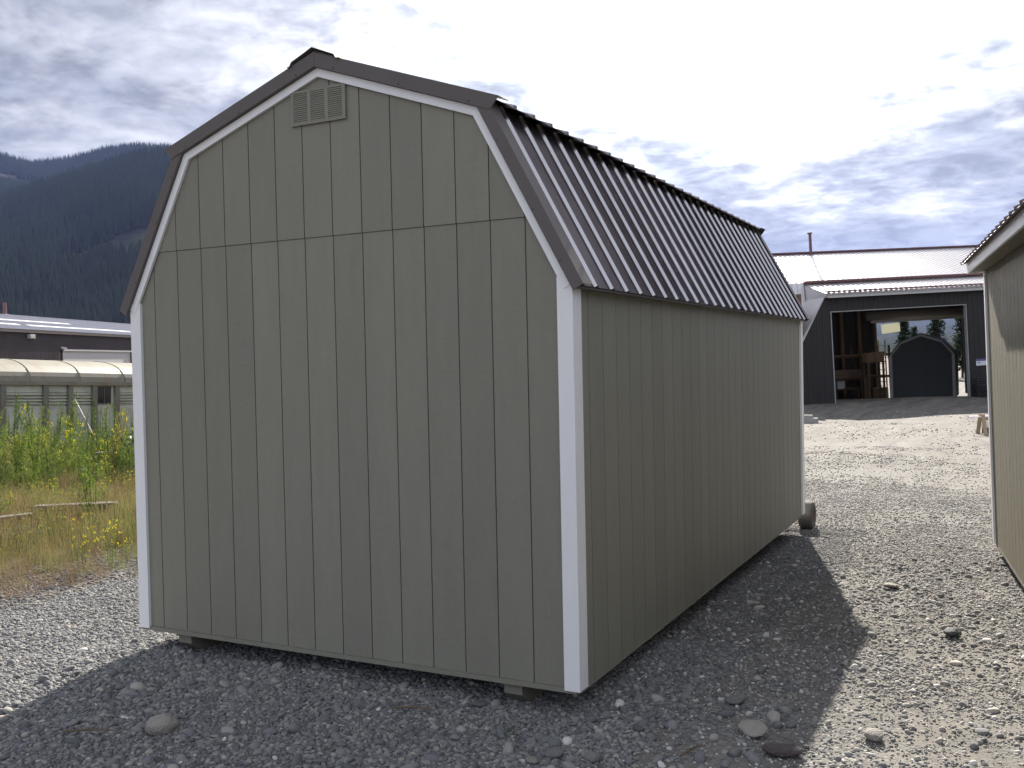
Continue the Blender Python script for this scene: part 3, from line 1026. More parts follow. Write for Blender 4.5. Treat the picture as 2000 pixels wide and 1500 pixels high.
def build_inner_shed():
    gz = float(hgt(-1.6, 44.2))
    s = empty('storage_shed', 'dark green barn shed with grey trim standing inside the open workshop', 'shed', mtx=frame((-2.91, 43.6, gz), (1, 0, 0.02), (0, 1, 0), (-0.02, 0, 1)))
    Wd, Hh, Ln = 2.75, 2.06, 3.4
    pk, bx, bz = 2.98, 0.52, 2.66
    prof = [(0, 0.1), (Wd, 0.1), (Wd, Hh), (Wd - bx, bz), (Wd / 2, pk), (bx, bz), (0, Hh)]
    MB().prism(prof, 0.01, Ln).obj('wall_core', M_GREEN, s)
    n = 17
    for i in range(n):
        x0, x1 = i * Wd / n + 0.004, (i + 1) * Wd / n - 0.004
        def tz(x):
            xx = min(x, Wd - x)
            return Hh + (bz - Hh) * xx / bx if xx < bx else bz + (pk - bz) * (xx - bx) / (Wd / 2 - bx)
        mid = [x for x in (bx, Wd / 2, Wd - bx) if x0 < x < x1]
        top = [(x, tz(x)) for x in sorted([x0, x1] + mid)]
        MB().prism([(x0, 0.1), (x1, 0.1)] + top[::-1], -0.004, 0.0095).obj('siding_board', M_GREEN, s)
    o = [(0, Hh - 0.05), (bx, bz), (Wd / 2, pk), (Wd - bx, bz), (Wd, Hh - 0.05)]
    for i in range(4):
        (x0, z0), (x1, z1) = o[i], o[i + 1]
        MB().prism([(x0, z0 - 0.05), (x1, z1 - 0.05), (x1, z1 + 0.07), (x0, z0 + 0.07)], -0.03, -0.008).obj('rake_board', M_GREYP, s)
        e = 0.12 if i in (0, 3) else 0
        rx0, rz0, rx1, rz1 = x0, z0, x1, z1
        MB().prism([(rx0 - (0.1 if i == 0 else 0), rz0 + (0.071 if i else -0.02)), (rx1 + (0.1 if i == 3 else 0), rz1 + (0.071 if i < 3 else -0.02)),
                    (rx1 + (0.1 if i == 3 else 0), rz1 + (0.11 if i < 3 else 0.02)), (rx0 - (0.1 if i == 0 else 0), rz0 + (0.11 if i else 0.02))], -0.05, Ln + 0.05).obj('roof_panel', M_BLACK, s)
    MB().box(-0.02, 0.11, -0.028, -0.006, 0.08, Hh).obj('corner_board', M_GREYP, s)
    MB().box(Wd - 0.11, Wd + 0.02, -0.028, -0.006, 0.08, Hh).obj('corner_board', M_GREYP, s)
    for x in (0.3, Wd - 0.4):
        MB().box(x, x + 0.1, 0.05, Ln - 0.05, 0.0, 0.098).obj('skid', M_WOODDK, s)


build_inner_shed()


M_OLDLUM = mat('dusty_stored_lumber', (0.17, 0.125, 0.085), 0.85, var=0.25, vscale=4, rnd=0.25)


def build_interior():
    # storage rack on the left with lumber and boxes
    w = 8.0
    fv = floor_v(6.3, 8.2)
    r = wthing('pallet_rack', 'brown steel storage rack at the back left of the workshop', 'rack', 4.6, w, fv)
    for a in (0.0, 1.7, 3.2):
        for d in (0.0, 0.9):
            MB().box(a, a + 0.08, d, d + 0.08, 0.0, 2.6).obj('upright', M_STEELBR, r)
    for z in (1.12, 2.2):
        for d in (0.01, 0.91):
            MB().box(0.081, 3.199, d, d + 0.05, z - 0.1, z).obj('beam', M_STEELBR, r)
        MB().box(0.085, 3.195, 0.0, 0.98, z + 0.001, z + 0.025).obj('shelf', M_OLDLUM, r)
    for k, (a, b, z, h, d, lab) in enumerate([
            (4.7, 5.6, 1.146, 0.38, 0.0, 'long tan lumber bundle lying at the left end of the rack shelf'),
            (5.65, 6.3, 1.146, 0.36, 0.05, 'short tan lumber bundle in the middle of the rack shelf')]):
        st = wthing('lumber_bundle', lab, 'lumber', a, w + d, fv + z, 'lumber on the storage rack')
        for i in range(3):
            for j in range(4):
                MB().box(0, b - a, i * 0.24, i * 0.24 + 0.23, j * h / 4, (j + 1) * h / 4 - 0.006).obj('plank', M_OLDLUM, st)
    for a, ww, z, sx, sy, sz, lab in [
            (5.95, 7.0, 1.85, 0.42, 0.4, 0.42, 'left one of two raised cardboard boxes beside the rack'),
            (6.40, 6.98, 1.85, 0.46, 0.4, 0.46, 'right one of two raised cardboard boxes beside the rack')]:
        b = wthing('cardboard_box', lab, 'box', a, ww, fv + z, 'raised cardboard boxes')
        MB().box(0, sx, 0, sy, 0, sz).obj('carton', M_CARD, b)
        MB().box(-0.003, sx + 0.003, -0.003, sy / 2 - 0.004, sz + 0.001, sz + 0.012).obj('flap', M_CARD, b)
        MB().box(-0.003, sx + 0.003, sy / 2 + 0.004, sy + 0.003, sz + 0.001, sz + 0.012).obj('flap', M_CARD, b)
    st = wthing('wooden_stand', 'tall wooden stand carrying the raised cardboard boxes', 'stand', 5.9, 6.95, fv)
    for a in (0.06, 0.86):
        for d in (0.03, 0.38):
            MB().box(a, a + 0.09, d, d + 0.06, 0, 1.80).obj('leg', M_OLDLUM, st)
    MB().box(0, 1.02, 0, 0.46, 1.80, 1.849).obj('top', M_OLDLUM, st)
    ld = wthing('ladder', 'grey aluminium ladder leaning upright beside the cardboard boxes', 'ladder', 6.98, 7.62, fv)
    for a in (0, 0.36):
        MB().box(a, a + 0.06, 0, 0.03, 0, 2.85).obj('rail', M_GREYTRIM, ld)
    for i in range(9):
        MB().box(0.06, 0.36, 0.004, 0.026, 0.25 + i * 0.29, 0.28 + i * 0.29).obj('rung', M_GREYTRIM, ld)
    for a, z, sx, sz, lab in [(6.85, 0.0, 0.85, 0.52, 'wide brown crate at the bottom of the rack next to the green shed'), ]:
        b = wthing('wooden_crate', lab, 'crate', a, 8.05, fv)
        for i in range(4):
            MB().box(0, sx, -0.02, 0.0, i * sz / 4 + 0.008, (i + 1) * sz / 4 - 0.008).obj('slat', M_CARD, b)
        MB().box(0.01, sx - 0.01, 0.001, 0.6, 0.0, sz).obj('body', M_STEELBR, b)
    b = wthing('plywood_offcut', 'upright pale plywood strip standing under the rack shelf', 'plywood', 6.28, 7.86, fv)
    MB().box(0, 0.2, 0, 0.03, 0, 1.05).obj('strip', M_OLDLUM, b)
    MB().box(0.02, 0.18, 0.0305, 0.06, 0, 0.6).obj('brace', M_OLDLUM, b)
    b = wthing('storage_bin', 'dull grey plastic bins under the left end of the rack shelf', 'bin', 4.9, 7.95, fv + 0.62)
    MB().box(0, 0.38, 0, 0.5, 0, 0.33).obj('tub', M_GREYTRIM, b)
    MB().box(-0.02, 0.40, -0.02, 0.52, 0.331, 0.37).obj('lid', M_GREYTRIM, b)
    b = wthing('workbench', 'low dark bench under the rack shelf at the back of the workshop', 'bench', 4.75, 7.9, fv)
    MB().box(0, 1.3, 0, 0.7, 0.55, 0.619).obj('top', M_STEELBR, b)
    for a in (0.02, 1.2):
        MB().box(a, a + 0.08, 0.02, 0.1, 0, 0.549).obj('leg', M_STEELBR, b)
    # pale translucent sheet hung in the back doorway
    h = wthing('hanging_sheet', 'pale yellowish translucent panel hanging in the back doorway', 'panel', 9.6, 11.2, 2.60)
    MB().prism([(0, 0), (1.1, 0.09), (1.08, 0.55), (-0.03, 0.50)], 0, 0.012).obj('sheet', M_SHEETING, h)
    for a in (0.05, 0.98):
        MB().tube((a, 0.006, 0.5), (a, -0.62, 0.80), 0.01, n=6).obj('hanger', M_BLACK, h)


build_interior()


def build_front_items():
    # notice on the wall right of the doorway
    s = wthing('notice_sign', 'small white and blue notice sign on the dark workshop wall', 'sign', 6.38, -0.03, 1.07)
    MB().box(0, 0.50, 0.0, 0.008, 0, 0.27).obj('board', mat('sign_white', (0.72, 0.75, 0.82), 0.4, var=0.03), s)
    MB().box(0.0, 0.50, -0.003, -0.0005, 0.18, 0.27).obj('header_band', mat('sign_blue', (0.10, 0.12, 0.35), 0.4), s)
    MB().box(0.06, 0.15, -0.005, -0.0035, 0.20, 0.25).obj('header_mark', mat('sign_red', (0.35, 0.06, 0.08), 0.4), s)
    MB().box(0.36, 0.45, -0.005, -0.0035, 0.20, 0.25).obj('header_mark', MATS['sign_red'], s)
    MB().prism([(0.08, 0.09), (0.14, 0.09), (0.22, 0.115), (0.14, 0.14), (0.08, 0.14)], -0.003, -0.0005).obj('arrow_mark', MATS['sign_blue'], s)
    # stack of dark steel frames
    fv = floor_v(6.8, -0.9)
    st = wthing('steel_frame_stack', 'stack of dark grey steel frames on the ground beside the doorway', 'frames', 6.0, -1.1, fv)
    rg = random.Random(3)
    mf = mat('dark_steel', (0.07, 0.075, 0.085), 0.4, metal=0.5, var=0.2, rnd=0.2)
    for i in range(9):
        z = 0.02 + i * 0.092
        da = rg.uniform(-0.06, 0.06)
        m = MB()
        m.box(da, da + 1.9, 0.0, 0.045, z, z + 0.035).box(da, da + 1.9, 0.80, 0.845, z, z + 0.035)
        m.box(da, da + 0.05, 0.046, 0.799, z + 0.001, z + 0.034).box(da + 1.85, da + 1.9, 0.046, 0.799, z + 0.001, z + 0.034)
        m.obj('frame', mf, st)
    for a in (0.1, 1.7):
        for d in (0.1, 0.7):
            MB().box(a, a + 0.06, d, d + 0.05, 0.0, 0.02 + 9 * 0.092 - 0.06).obj('spacer', M_WOODDK, st)


build_front_items()


M_CONC = mat('pale_concrete', (0.34, 0.33, 0.31), 0.85, var=0.15)


def build_sawhorse():
    x, y = 1.37, 21.6
    z = float(hgt(x, y))
    mt = frame((x, y, z), (0.93, 0.37, 0), (-0.37, 0.93, 0), (0, 0, 1))
    s = empty('sawhorse', 'pale wooden sawhorse holding white boards at the corner of the khaki shed', 'sawhorse', mtx=mt)
    MB().box(-0.05, 1.3, 0.0, 0.09, 0.34, 0.42).obj('top_beam', M_LUMBER, s)
    for a in (-0.02, 1.15):
        for yy, dy in ((-0.05, -0.18), (0.10, 0.18)):
            MB().prism([(yy, 0.5), (yy + 0.045, 0.5), (yy + 0.045 + dy, 0.0), (yy + dy, 0.0)], a, a + 0.08, 'x').obj('leg', M_LUMBER, s)
    b = empty('white_board', 'white trim board lying across the top of the sawhorse', 'board', mtx=mt @ Matrix.Translation((-0.28, 0.02, 0.421)), group='white boards at the sawhorse')
    MB().box(0, 1.8, 0, 0.09, 0, 0.03).obj('plank', M_WHITE, b)
    b2 = empty('white_board', 'short white boards stacked low under the sawhorse', 'board', mtx=mt @ Matrix.Translation((0.16, 0.25, 0.0)), group='white boards at the sawhorse')
    MB().box(0, 1.2, 0, 0.25, 0.15, 0.32).obj('plank', M_WHITE, b2)
    MB().box(0.02, 1.1, 0.02, 0.22, 0, 0.149).obj('bearer', M_WOODDK, b2)
    # white items near the left foot of the workshop wall
    x, y = -3.55, 25.9
    z = float(hgt(x, y))
    c = empty('concrete_block', 'pale concrete block on the gravel behind the grey shed', 'block', loc=(x, y, z))
    MB().box(-0.25, 0.34, -0.1, 0.1, 0.0, 0.15).obj('block', M_CONC, c)
    MB().box(-0.12, 0.18, -0.09, 0.09, 0.151, 0.24).obj('cap', M_CONC, c)


build_sawhorse()

# ------------------------------------------------------------------ old silver carriage on the left
M_CARSIDE = mat('weathered_carriage_side', (0.56, 0.57, 0.48), 0.42, metal=0.1, var=0.18, vscale=1.6, dirt=(0.17, 0.14, 0.09), dirt_amt=0.5, dscale=1.4, rnd=0.08)
M_CARROOF = mat('weathered_carriage_roof', (0.25, 0.238, 0.185), 0.5, metal=0.0, var=0.12, vscale=2.0, dirt=(0.20, 0.13, 0.06), dirt_amt=0.8, dscale=2.2, stretch=(1.6, 0.35, 0.35), rnd=0.05)
M_CARPOST = mat('carriage_post', (0.22, 0.21, 0.175), 0.6, metal=0.2, var=0.25, vscale=5, dirt=(0.12, 0.06, 0.03), dirt_amt=0.5)
M_GLASS = mat('dark_window_glass', (0.012, 0.014, 0.02), 0.08, spec=0.7)


def build_carriage():
    t = Vector((0.0064, 0.9992, -0.0377))
    n = Vector((1.0, -0.0064, 0.0))
    up = n.cross(t).normalized()
    # local x along the car, local y into the car, local z up
    mt = frame((-23.216, 12.19, 1.567), t, -n, up)
    c = empty('passenger_carriage', 'old silver carriage with curved rusty cream roof behind the weeds', 'carriage', mtx=mt)
    X0, X1, Wd, H = -5.0, 11.0, 2.7, 2.45
    MB().box(X0, X1, 0.03, Wd - 0.03, -H, -0.02).obj('body', M_CARSIDE, c)
    posts = [-3.5, -2.3, -1.1, 0.0, 0.94, 2.29, 3.12, 3.98, 4.82, 5.75, 6.6, 7.45, 8.3, 9.2, 10.1]
    for i, a in enumerate(posts):
        MB().box(a - 0.08, a + 0.08, -0.10, 0.029, -H, -0.09).obj('post', M_CARPOST, c)
    edges = [X0] + posts + [X1]
    for i, (a, b) in enumerate(zip(edges[:-1], edges[1:])):
        a2, b2 = a + 0.083, b - 0.083
        win = abs(a - 3.98) < 0.01
        MB().box(a2, b2, -0.005, 0.028, -0.30 if not win else -0.105, -0.09).obj('side_panel', M_CARSIDE, c)
        if win:
            MB().box(a2, a2 + 0.06, -0.005, 0.028, -0.70, -0.106).obj('side_panel', M_CARSIDE, c)
            MB().box(b2 - 0.09, b2, -0.005, 0.028, -0.70, -0.106).obj('side_panel', M_CARSIDE, c)
            wn = MB().box(a2 + 0.061, b2 - 0.091, 0.0, 0.02, -0.64, -0.13).obj('window', M_GLASS, c)
            fr = MB()
            fr.box(a2 + 0.061, b2 - 0.091, -0.015, -0.001, -0.13, -0.107).box(a2 + 0.061, b2 - 0.091, -0.015, -0.001, -0.665, -0.641)
            fr.box(a2 + 0.061, a2 + 0.085, -0.014, -0.001, -0.64, -0.131).box(b2 - 0.115, b2 - 0.091, -0.014, -0.001, -0.64, -0.131)
            fr.box((a2 + b2) / 2 - 0.02, (a2 + b2) / 2, -0.012, -0.001, -0.64, -0.131)
            fr.obj('window_frame', M_CARPOST, wn)
            MB().box(a2, b2, -0.004, 0.028, -1.5, -0.702).obj('side_panel', M_CARSIDE, c)
        else:
            for k in range(4):
                z = -0.37 - k * 0.092
                MB().prism([(0.025, z + 0.06), (-0.045, z + 0.012), (-0.045, z), (0.025, z)], a2, b2, 'x').obj('louvre', M_CARSIDE, c)
            MB().box(a2, b2, -0.006, 0.028, -0.80, -0.70).obj('side_panel', M_CARSIDE, c)
            MB().box(a2, b2, -0.003, 0.028, -1.55, -0.803).obj('side_panel', M_CARSIDE, c)
        MB().box(a2, b2, -0.012, 0.028, -H, -1.57).obj('side_panel', M_CARSIDE, c)
    MB().box(X0, X1, -0.12, 0.0, -0.085, 0.02).obj('gutter', M_CARROOF, c)
    # vaulted roof in sections with raised seams
    def arc(r, z0, k=18):
        return [(Wd / 2 - (Wd / 2 + r) * math.cos(math.pi * i / k), z0 + (0.66 + r) * math.sin(math.pi * i / k) ** 0.85) for i in range(k + 1)]
    seams = [X0, -3.2, -1.5, 0.16, 1.85, 3.54, 5.18, 6.8, 8.4, 10.0, X1]
    for a, b in zip(seams[:-1], seams[1:]):
        m = MB()
        o = arc(0.02, 0.02)
        m.prism(o, a + 0.02, b - 0.02, 'x')
        m.obj('roof_section', M_CARROOF, c, False)
        MB().prism(arc(0.035, 0.02), b - 0.0195, b + 0.0195, 'x').obj('roof_seam', M_CARROOF, c)
    MB().box(X0 + 0.6, X1 - 0.6, 0.5, Wd - 0.5, -H - 0.35, -H - 0.001).obj('underframe', M_WOODDK, c)


build_carriage()

# ------------------------------------------------------------------ long building behind the carriage
M_BRWALL = mat('dark_brown_cladding', (0.052, 0.042, 0.044), 0.6, var=0.15, vscale=2, rnd=0.08)
M_ROOFGREY = mat('pale_grey_metal_roof', (0.36, 0.36, 0.40), 0.4, metal=0.3, var=0.06, vscale=1.5, rnd=0.04)
M_SKYL = mat('white_roof_strip', (0.80, 0.81, 0.82), 0.35, spec=0.6)


def build_left_building():
    t = Vector((-0.378, 0.926, -0.001)).normalized()
    n = Vector((0.926, 0.378, 0.0))
    mt = frame((-65.80, 42.92, 5.04), t, -n, (0, 0, 1))
    s = empty('warehouse', 'long dark clad warehouse with pale metal roof below the mountain', 'building', mtx=mt)
    a = -12.0
    while a < 40:
        b = a + 0.9144
        if not (b > 8.72 and a < 20.6):
            wall_panel(a + 0.001, b - 0.001, -5.2, -0.06, 0, 0.1, M_BRWALL, s)
        else:
            wall_panel(a + 0.001, b - 0.001, -1.5, -0.06, 0, 0.1, M_BRWALL, s)
        a = b
    MB().box(-12, 40, 0.2, 14, -5.2, -0.1).obj('wall_core', M_BRWALL, s)
    # roll-up door of slats, red post, trim
    d = MB().box(8.72, 20.6, 0.12, 0.16, -5.0, -1.5).obj('rolling_door', M_GREYTRIM, s)
    for i in range(24):
        MB().box(8.75, 20.57, 0.09, 0.119, -5.0 + i * 0.145, -5.0 + i * 0.145 + 0.132).obj('slat', mat('door_white', (0.62, 0.63, 0.62), 0.5, var=0.04, rnd=0.03), d)
    MB().box(8.6, 20.75, -0.05, -0.02, -1.55, -1.40).obj('door_trim', M_GREYTRIM, s)
    MB().box(20.6, 20.95, -0.1, -0.02, -5.0, -1.56).obj('door_post', M_WINE, s)
    MB().box(-12, 40, -0.25, -0.20, -0.16, 0.06).obj('fascia', mat('fascia_beige', (0.35, 0.32, 0.28), 0.6, var=0.05), s)
    a = -12.0
    while a < 40:
        b = a + 0.9144
        roof_sheet(a + 0.001, b - 0.001, -0.35, 0.07, 8.0, 1.90, M_ROOFGREY, s)
        a = b
    for a in range(-12, 40, 4):
        roof_sheet(a + 0.001, a + 3.999, 16.0, 0.1, 8.01, 1.90, M_ROOFGREY, s)
    MB().box(-12, 40, 7.85, 8.15, 1.90, 1.96).obj('ridge_cap', M_ROOFGREY, s)
    # pale strips lying along the roof slope
    def zr(y):
        return 0.07 + (y + 0.35) * (1.83 / 8.35) + 0.034
    for a0, a1, y in ((-2, 8.55, 4.0), (8.8, 17.0, 4.0), (-2, 5.2, 1.55), (6.3, 23.5, 1.35)):
        MB().prism([(y, zr(y)), (y + 0.5, zr(y + 0.5)), (y + 0.5, zr(y + 0.5) + 0.05), (y, zr(y) + 0.05)], a0, a1, 'x').obj('roof_strip', M_SKYL, s)
    p = MB().tube((13.5, 8.2, 1.2), (13.5, 8.2, 3.05), 0.16, n=12).obj('stove_pipe', M_WINE, s)
    MB().box(13.28, 13.72, 7.98, 8.42, 1.93, 2.0).obj('pipe_flange', M_GREYTRIM, p)
    l = MB().box(3.45, 4.15, -0.28, -0.02, -0.62, -0.28).obj('wall_light', M_GREYTRIM, s)
    MB().box(3.5, 4.1, -0.30, -0.281, -0.58, -0.36).obj('lens', mat('lamp_lens', (0.5, 0.5, 0.42), 0.2), l)
    cm = MB().tube((8.3, -0.05, -1.28), (8.42, -0.42, -1.38), 0.08, n=10).obj('camera_housing', M_WHITE, s)
    MB().box(8.24, 8.36, -0.06, -0.02, -1.38, -1.2).obj('bracket', M_GREYTRIM, cm)


build_left_building()

# ------------------------------------------------------------------ scattering with geometry nodes (one object per mass)
LIB = bpy.data.collections.new('scatter_sources')


def scatter(name, meshes, pos, rot, scl, idx, tint, label, cat):
    sub = bpy.data.collections.new(name + '_sources')
    for i, me in enumerate(meshes):
        o = bpy.data.objects.new('%s_source_%02d' % (name, i), me)
        sub.objects.link(o)
    n = len(pos)
    me = bpy.data.meshes.new(name)
    me.vertices.add(n)
    me.vertices.foreach_set('co', np.asarray(pos, np.float32).ravel())
    for nm, typ, data, key in (('rot', 'FLOAT_VECTOR', rot, 'vector'), ('scl', 'FLOAT_VECTOR', scl, 'vector'), ('idx', 'INT', idx, 'value'), ('tint', 'FLOAT', tint, 'value')):
        at = me.attributes.new(nm, typ, 'POINT')
        at.data.foreach_set(key, np.asarray(data, np.int32 if typ == 'INT' else np.float32).ravel())
    o = link(name, me)
    ng = bpy.data.node_groups.new(name + '_nodes', 'GeometryNodeTree')
    ng.interface.new_socket('Geometry', in_out='INPUT', socket_type='NodeSocketGeometry')
    ng.interface.new_socket('Geometry', in_out='OUTPUT', socket_type='NodeSocketGeometry')
    N = ng.nodes
    gi, go = N.new('NodeGroupInput'), N.new('NodeGroupOutput')
    ci = N.new('GeometryNodeCollectionInfo')
    ci.inputs['Collection'].default_value = sub
    ci.inputs['Separate Children'].default_value = True
    ci.inputs['Reset Children'].default_value = True
    ip = N.new('GeometryNodeInstanceOnPoints')
    ip.inputs['Pick Instance'].default_value = True
    L = ng.links
    L.new(gi.outputs[0], ip.inputs['Points'])
    L.new(ci.outputs[0], ip.inputs['Instance'])
    for nm, typ, sock in (('rot', 'FLOAT_VECTOR', 'Rotation'), ('scl', 'FLOAT_VECTOR', 'Scale'), ('idx', 'INT', 'Instance Index')):
        a = N.new('GeometryNodeInputNamedAttribute')
        a.data_type = typ
        a.inputs['Name'].default_value = nm
        out = [s for s in a.outputs if s.enabled and s.name == 'Attribute'][0]
        if sock == 'Rotation':
            er = N.new('FunctionNodeEulerToRotation')
            L.new(out, er.inputs[0])
            out = er.outputs[0]
        L.new(out, ip.inputs[sock])
    L.new(ip.outputs[0], go.inputs[0])
    md = o.modifiers.new('scatter', 'NODES')
    md.node_group = ng
    return tag(o, label, cat, kind='stuff')


def stone_mesh(seed, m, sub=2, flat=0.74, jag=0.22):
    rg = random.Random(seed)
    bm = bmesh.new()
    bmesh.ops.create_icosphere(bm, subdivisions=sub, radius=0.5)
    ds = [Vector((rg.uniform(-1, 1), rg.uniform(-1, 1), rg.uniform(-1, 1))).normalized() for _ in range(9)]
    ks = [rg.uniform(0.33, 0.46) for _ in ds]
    for v in bm.verts:
        for d, k in zip(ds, ks):
            e = v.co.dot(d) - k
            if e > 0:
                v.co -= d * e * 0.85
        v.co *= 1 + rg.uniform(-jag, jag) * 0.18
        v.co.z *= flat
    me = bpy.data.meshes.new('stone')
    bm.to_mesh(me)
    bm.free()
    me.polygons.foreach_set('use_smooth', [True] * len(me.polygons))
    me.materials.append(m)
    return me


STONE_TINT = [(0.0, (0.085, 0.087, 0.092)), (0.35, (0.145, 0.147, 0.15)), (0.6, (0.205, 0.203, 0.198)), (0.8, (0.27, 0.26, 0.24)), (0.92, (0.35, 0.32, 0.28)), (1.0, (0.55, 0.53, 0.50))]
M_STONE = mat('gravel_stone', rough=0.85, spec=0.3, tint=STONE_TINT, var=0.16, vscale=3.0)


def gravel():
    meshes = [stone_mesh(40 + i, M_STONE) for i in range(8)]
    P, S, T = [], [], []

    def region(x0, x1, y0, y1, dens, s0, s1, clump=0.0, seed=1, mask=None, tone=0.0):
        n = int((x1 - x0) * (y1 - y0) * dens)
        x, y = RNG.uniform(x0, x1, n), RNG.uniform(y0, y1, n)
        if clump:
            keep = fbm(x * 0.8, y * 0.8, seed, 4) + RNG.uniform(-0.35, 0.35, n) > -clump
            x, y = x[keep], y[keep]
        if mask is not None:
            k = mask(x, y)
            x, y = x[k], y[k]
        u = RNG.uniform(0, 1, len(x))
        s = s0 + (s1 - s0) * u ** 3
        P.append(np.stack([x, y, hgt(x, y) + s * 0.12], -1))
        S.append(s)
        T.append(np.clip(RNG.beta(2.2, 2.6, len(x)) + tone + (RNG.uniform(0, 1, len(x)) > 0.985) * 0.3, 0, 1))

    def loose(x, y):
        # the loose heap round the near shed; the tracked lane on the right is packed
        lane = (x > 0.55 + 0.35 * vnoise(y * 0.9, x * 0.3, 5)) & (y > -0.9 + 0.4 * vnoise(x, y, 8))
        return ~lane
    region(-4.8, 1.0, -2.4, 1.6, 5600, 0.011, 0.034, 0.75, 1, loose)
    region(-0.6, 1.2, 1.2, 6.4, 3400, 0.010, 0.028, 0.5, 2, loose)
    region(-6.4, -3.0, -1.0, 4.0, 3600, 0.010, 0.034, 0.4, 3)
    region(-0.2, 3.6, -1.2, 7.0, 4200, 0.006, 0.019, 0.16, 4, None, 0.22)
    region(-0.2, 3.6, -1.2, 3.6, 750, 0.012, 0.036, 0.16, 14, None, 0.22)
    region(-0.2, 3.6, 3.6, 9.0, 420, 0.012, 0.034, 0.16, 15, None, 0.22)
    region(0.0, 3.6, -1.2, 5.0, 80, 0.025, 0.062, 0.2, 5, None, 0.22)
    region(-3.6, 1.0, -2.4, 0.6, 90, 0.035, 0.075, 0.4, 6)
    region(-1.0, 3.6, 7.0, 11.0, 2600, 0.007, 0.022, 0.12, 7, None, 0.25)
    region(-2.0, 3.6, 10.0, 18.0, 450, 0.010, 0.030, 0.10, 8, None, 0.25)
    region(-4.5, 3.6, 17.0, 31.0, 50, 0.018, 0.045, 0.05, 9, None, 0.25)
    P_, S_a = np.concatenate(P), np.concatenate(S)
    n = len(P_)
    rot = np.stack([RNG.normal(0, 0.28, n), RNG.normal(0, 0.28, n), RNG.uniform(0, 6.28, n)], -1)
    scl = S_a[:, None] * np.stack([RNG.uniform(0.9, 1.5, n), RNG.uniform(0.75, 1.1, n), RNG.uniform(0.65, 1.1, n)], -1)
    scatter('gravel', meshes, P_, rot, scl, RNG.integers(0, 8, n), np.concatenate(T),
            'loose grey gravel stones spread over the yard', 'gravel')
    return n


gravel()

# ---- single rocks that stand out of the gravel
ROCKS = [
    (-1.81, -1.02, 0.135, 0.90, 0.80, 'largest pale angular rock lying alone at the lower left of the gravel'),
    (0.84, 0.17, 0.145, 0.92, 0.45, 'long flat pale rock in the shade right of the near corner board'),
    (1.02, -0.02, 0.150, 0.20, 0.36, 'dark purple-brown flat rock at the edge of the shadow'),
    (0.10, -0.50, 0.085, 0.55, 0.55, 'smooth oval grey cobble below the near corner of the shed'),
    (0.27, -0.48, 0.075, 0.70, 0.6, 'round pale cobble just right of the oval grey cobble'),
    (0.03, -0.60, 0.055, 0.86, 0.55, 'small tan cobble just left of the oval grey cobble'),
    (0.33, -0.03, 0.058, 0.34, 0.75, 'round blue-grey cobble right of the near corner board'),
    (1.615, 2.40, 0.115, 0.12, 0.55, 'dark angular stone alone on the sunlit lane'),
    (1.37, 0.33, 0.090, 0.86, 0.5, 'pale blocky stone at the bottom of the sunlit gravel'),
    (1.12, 3.60, 0.105, 0.90, 0.4, 'pale flat stone on the sunlit lane near the shadow edge'),
    (-0.55, -0.05, 0.075, 0.30, 0.45, 'dark flat stone in the gravel before the gable'),
    (0.66, 0.55, 0.10, 0.62, 0.4, 'mottled brown-grey stone in the shade beside the long wall'),
]
for i, (x, y, s, tn, fl, lab) in enumerate(ROCKS):
    c = STONE_TINT
    k = max(j for j in range(len(c) - 1) if c[j][0] <= tn)
    t = (tn - c[k][0]) / (c[k + 1][0] - c[k][0])
    colr = tuple(c[k][1][q] * (1 - t) + c[k + 1][1][q] * t for q in range(3))
    if 'purple' in lab:
        colr = (0.095, 0.078, 0.078)
    mm = mat('rock_%d' % i, colr, 0.85, spec=0.3, var=0.2, vscale=4.0, bump=0.02, bscale=9, rnd=-1)
    o = link('rock', stone_mesh(200 + i, mm, 3, fl, 0.1 if 'cobble' in lab else 0.3))
    o.location = (x, y, float(hgt(x, y)) + s * fl * 0.34 + 0.008)
    o.rotation_euler = (random.uniform(-0.1, 0.1), random.uniform(-0.1, 0.1), random.uniform(0, 6.28))
    o.scale = (s * 1.25, s * 0.95, s)
    tag(o, lab, 'rock', 'rocks in the gravel')

# ---- twigs and a sprig in the gravel
M_TWIG = mat('dry_twig', (0.13, 0.095, 0.06), 0.9, var=0.2)
for x, y, l, a, lab in [(-0.92, -0.30, 0.24, 0.15, 'thin brown stick lying flat below the middle of the gable'),
                        (0.62, -0.28, 0.16, 1.2, 'short pale twig near the round blue-grey cobble'),
                        (-2.25, -1.25, 0.30, 0.35, 'brown stick at the bottom left corner of the gravel')]:
    z = float(hgt(x, y)) + 0.024
    d = Vector((math.cos(a), math.sin(a), 0.04)) * l
    m = MB().tube((0, 0, 0), d * 0.5 + Vector((0, 0, 0.008)), 0.006, 0.005, 6).tube(d * 0.5 + Vector((0, 0, 0.008)), d, 0.005, 0.002, 6).tube(d * 0.45, d * 0.6 + Vector((0.02, 0.03, 0.02)), 0.003, 0.001, 5)
    o = m.obj('twig', M_TWIG)
    o.location = (x, y, z)
    tag(o, lab, 'twig', 'twigs on the gravel')

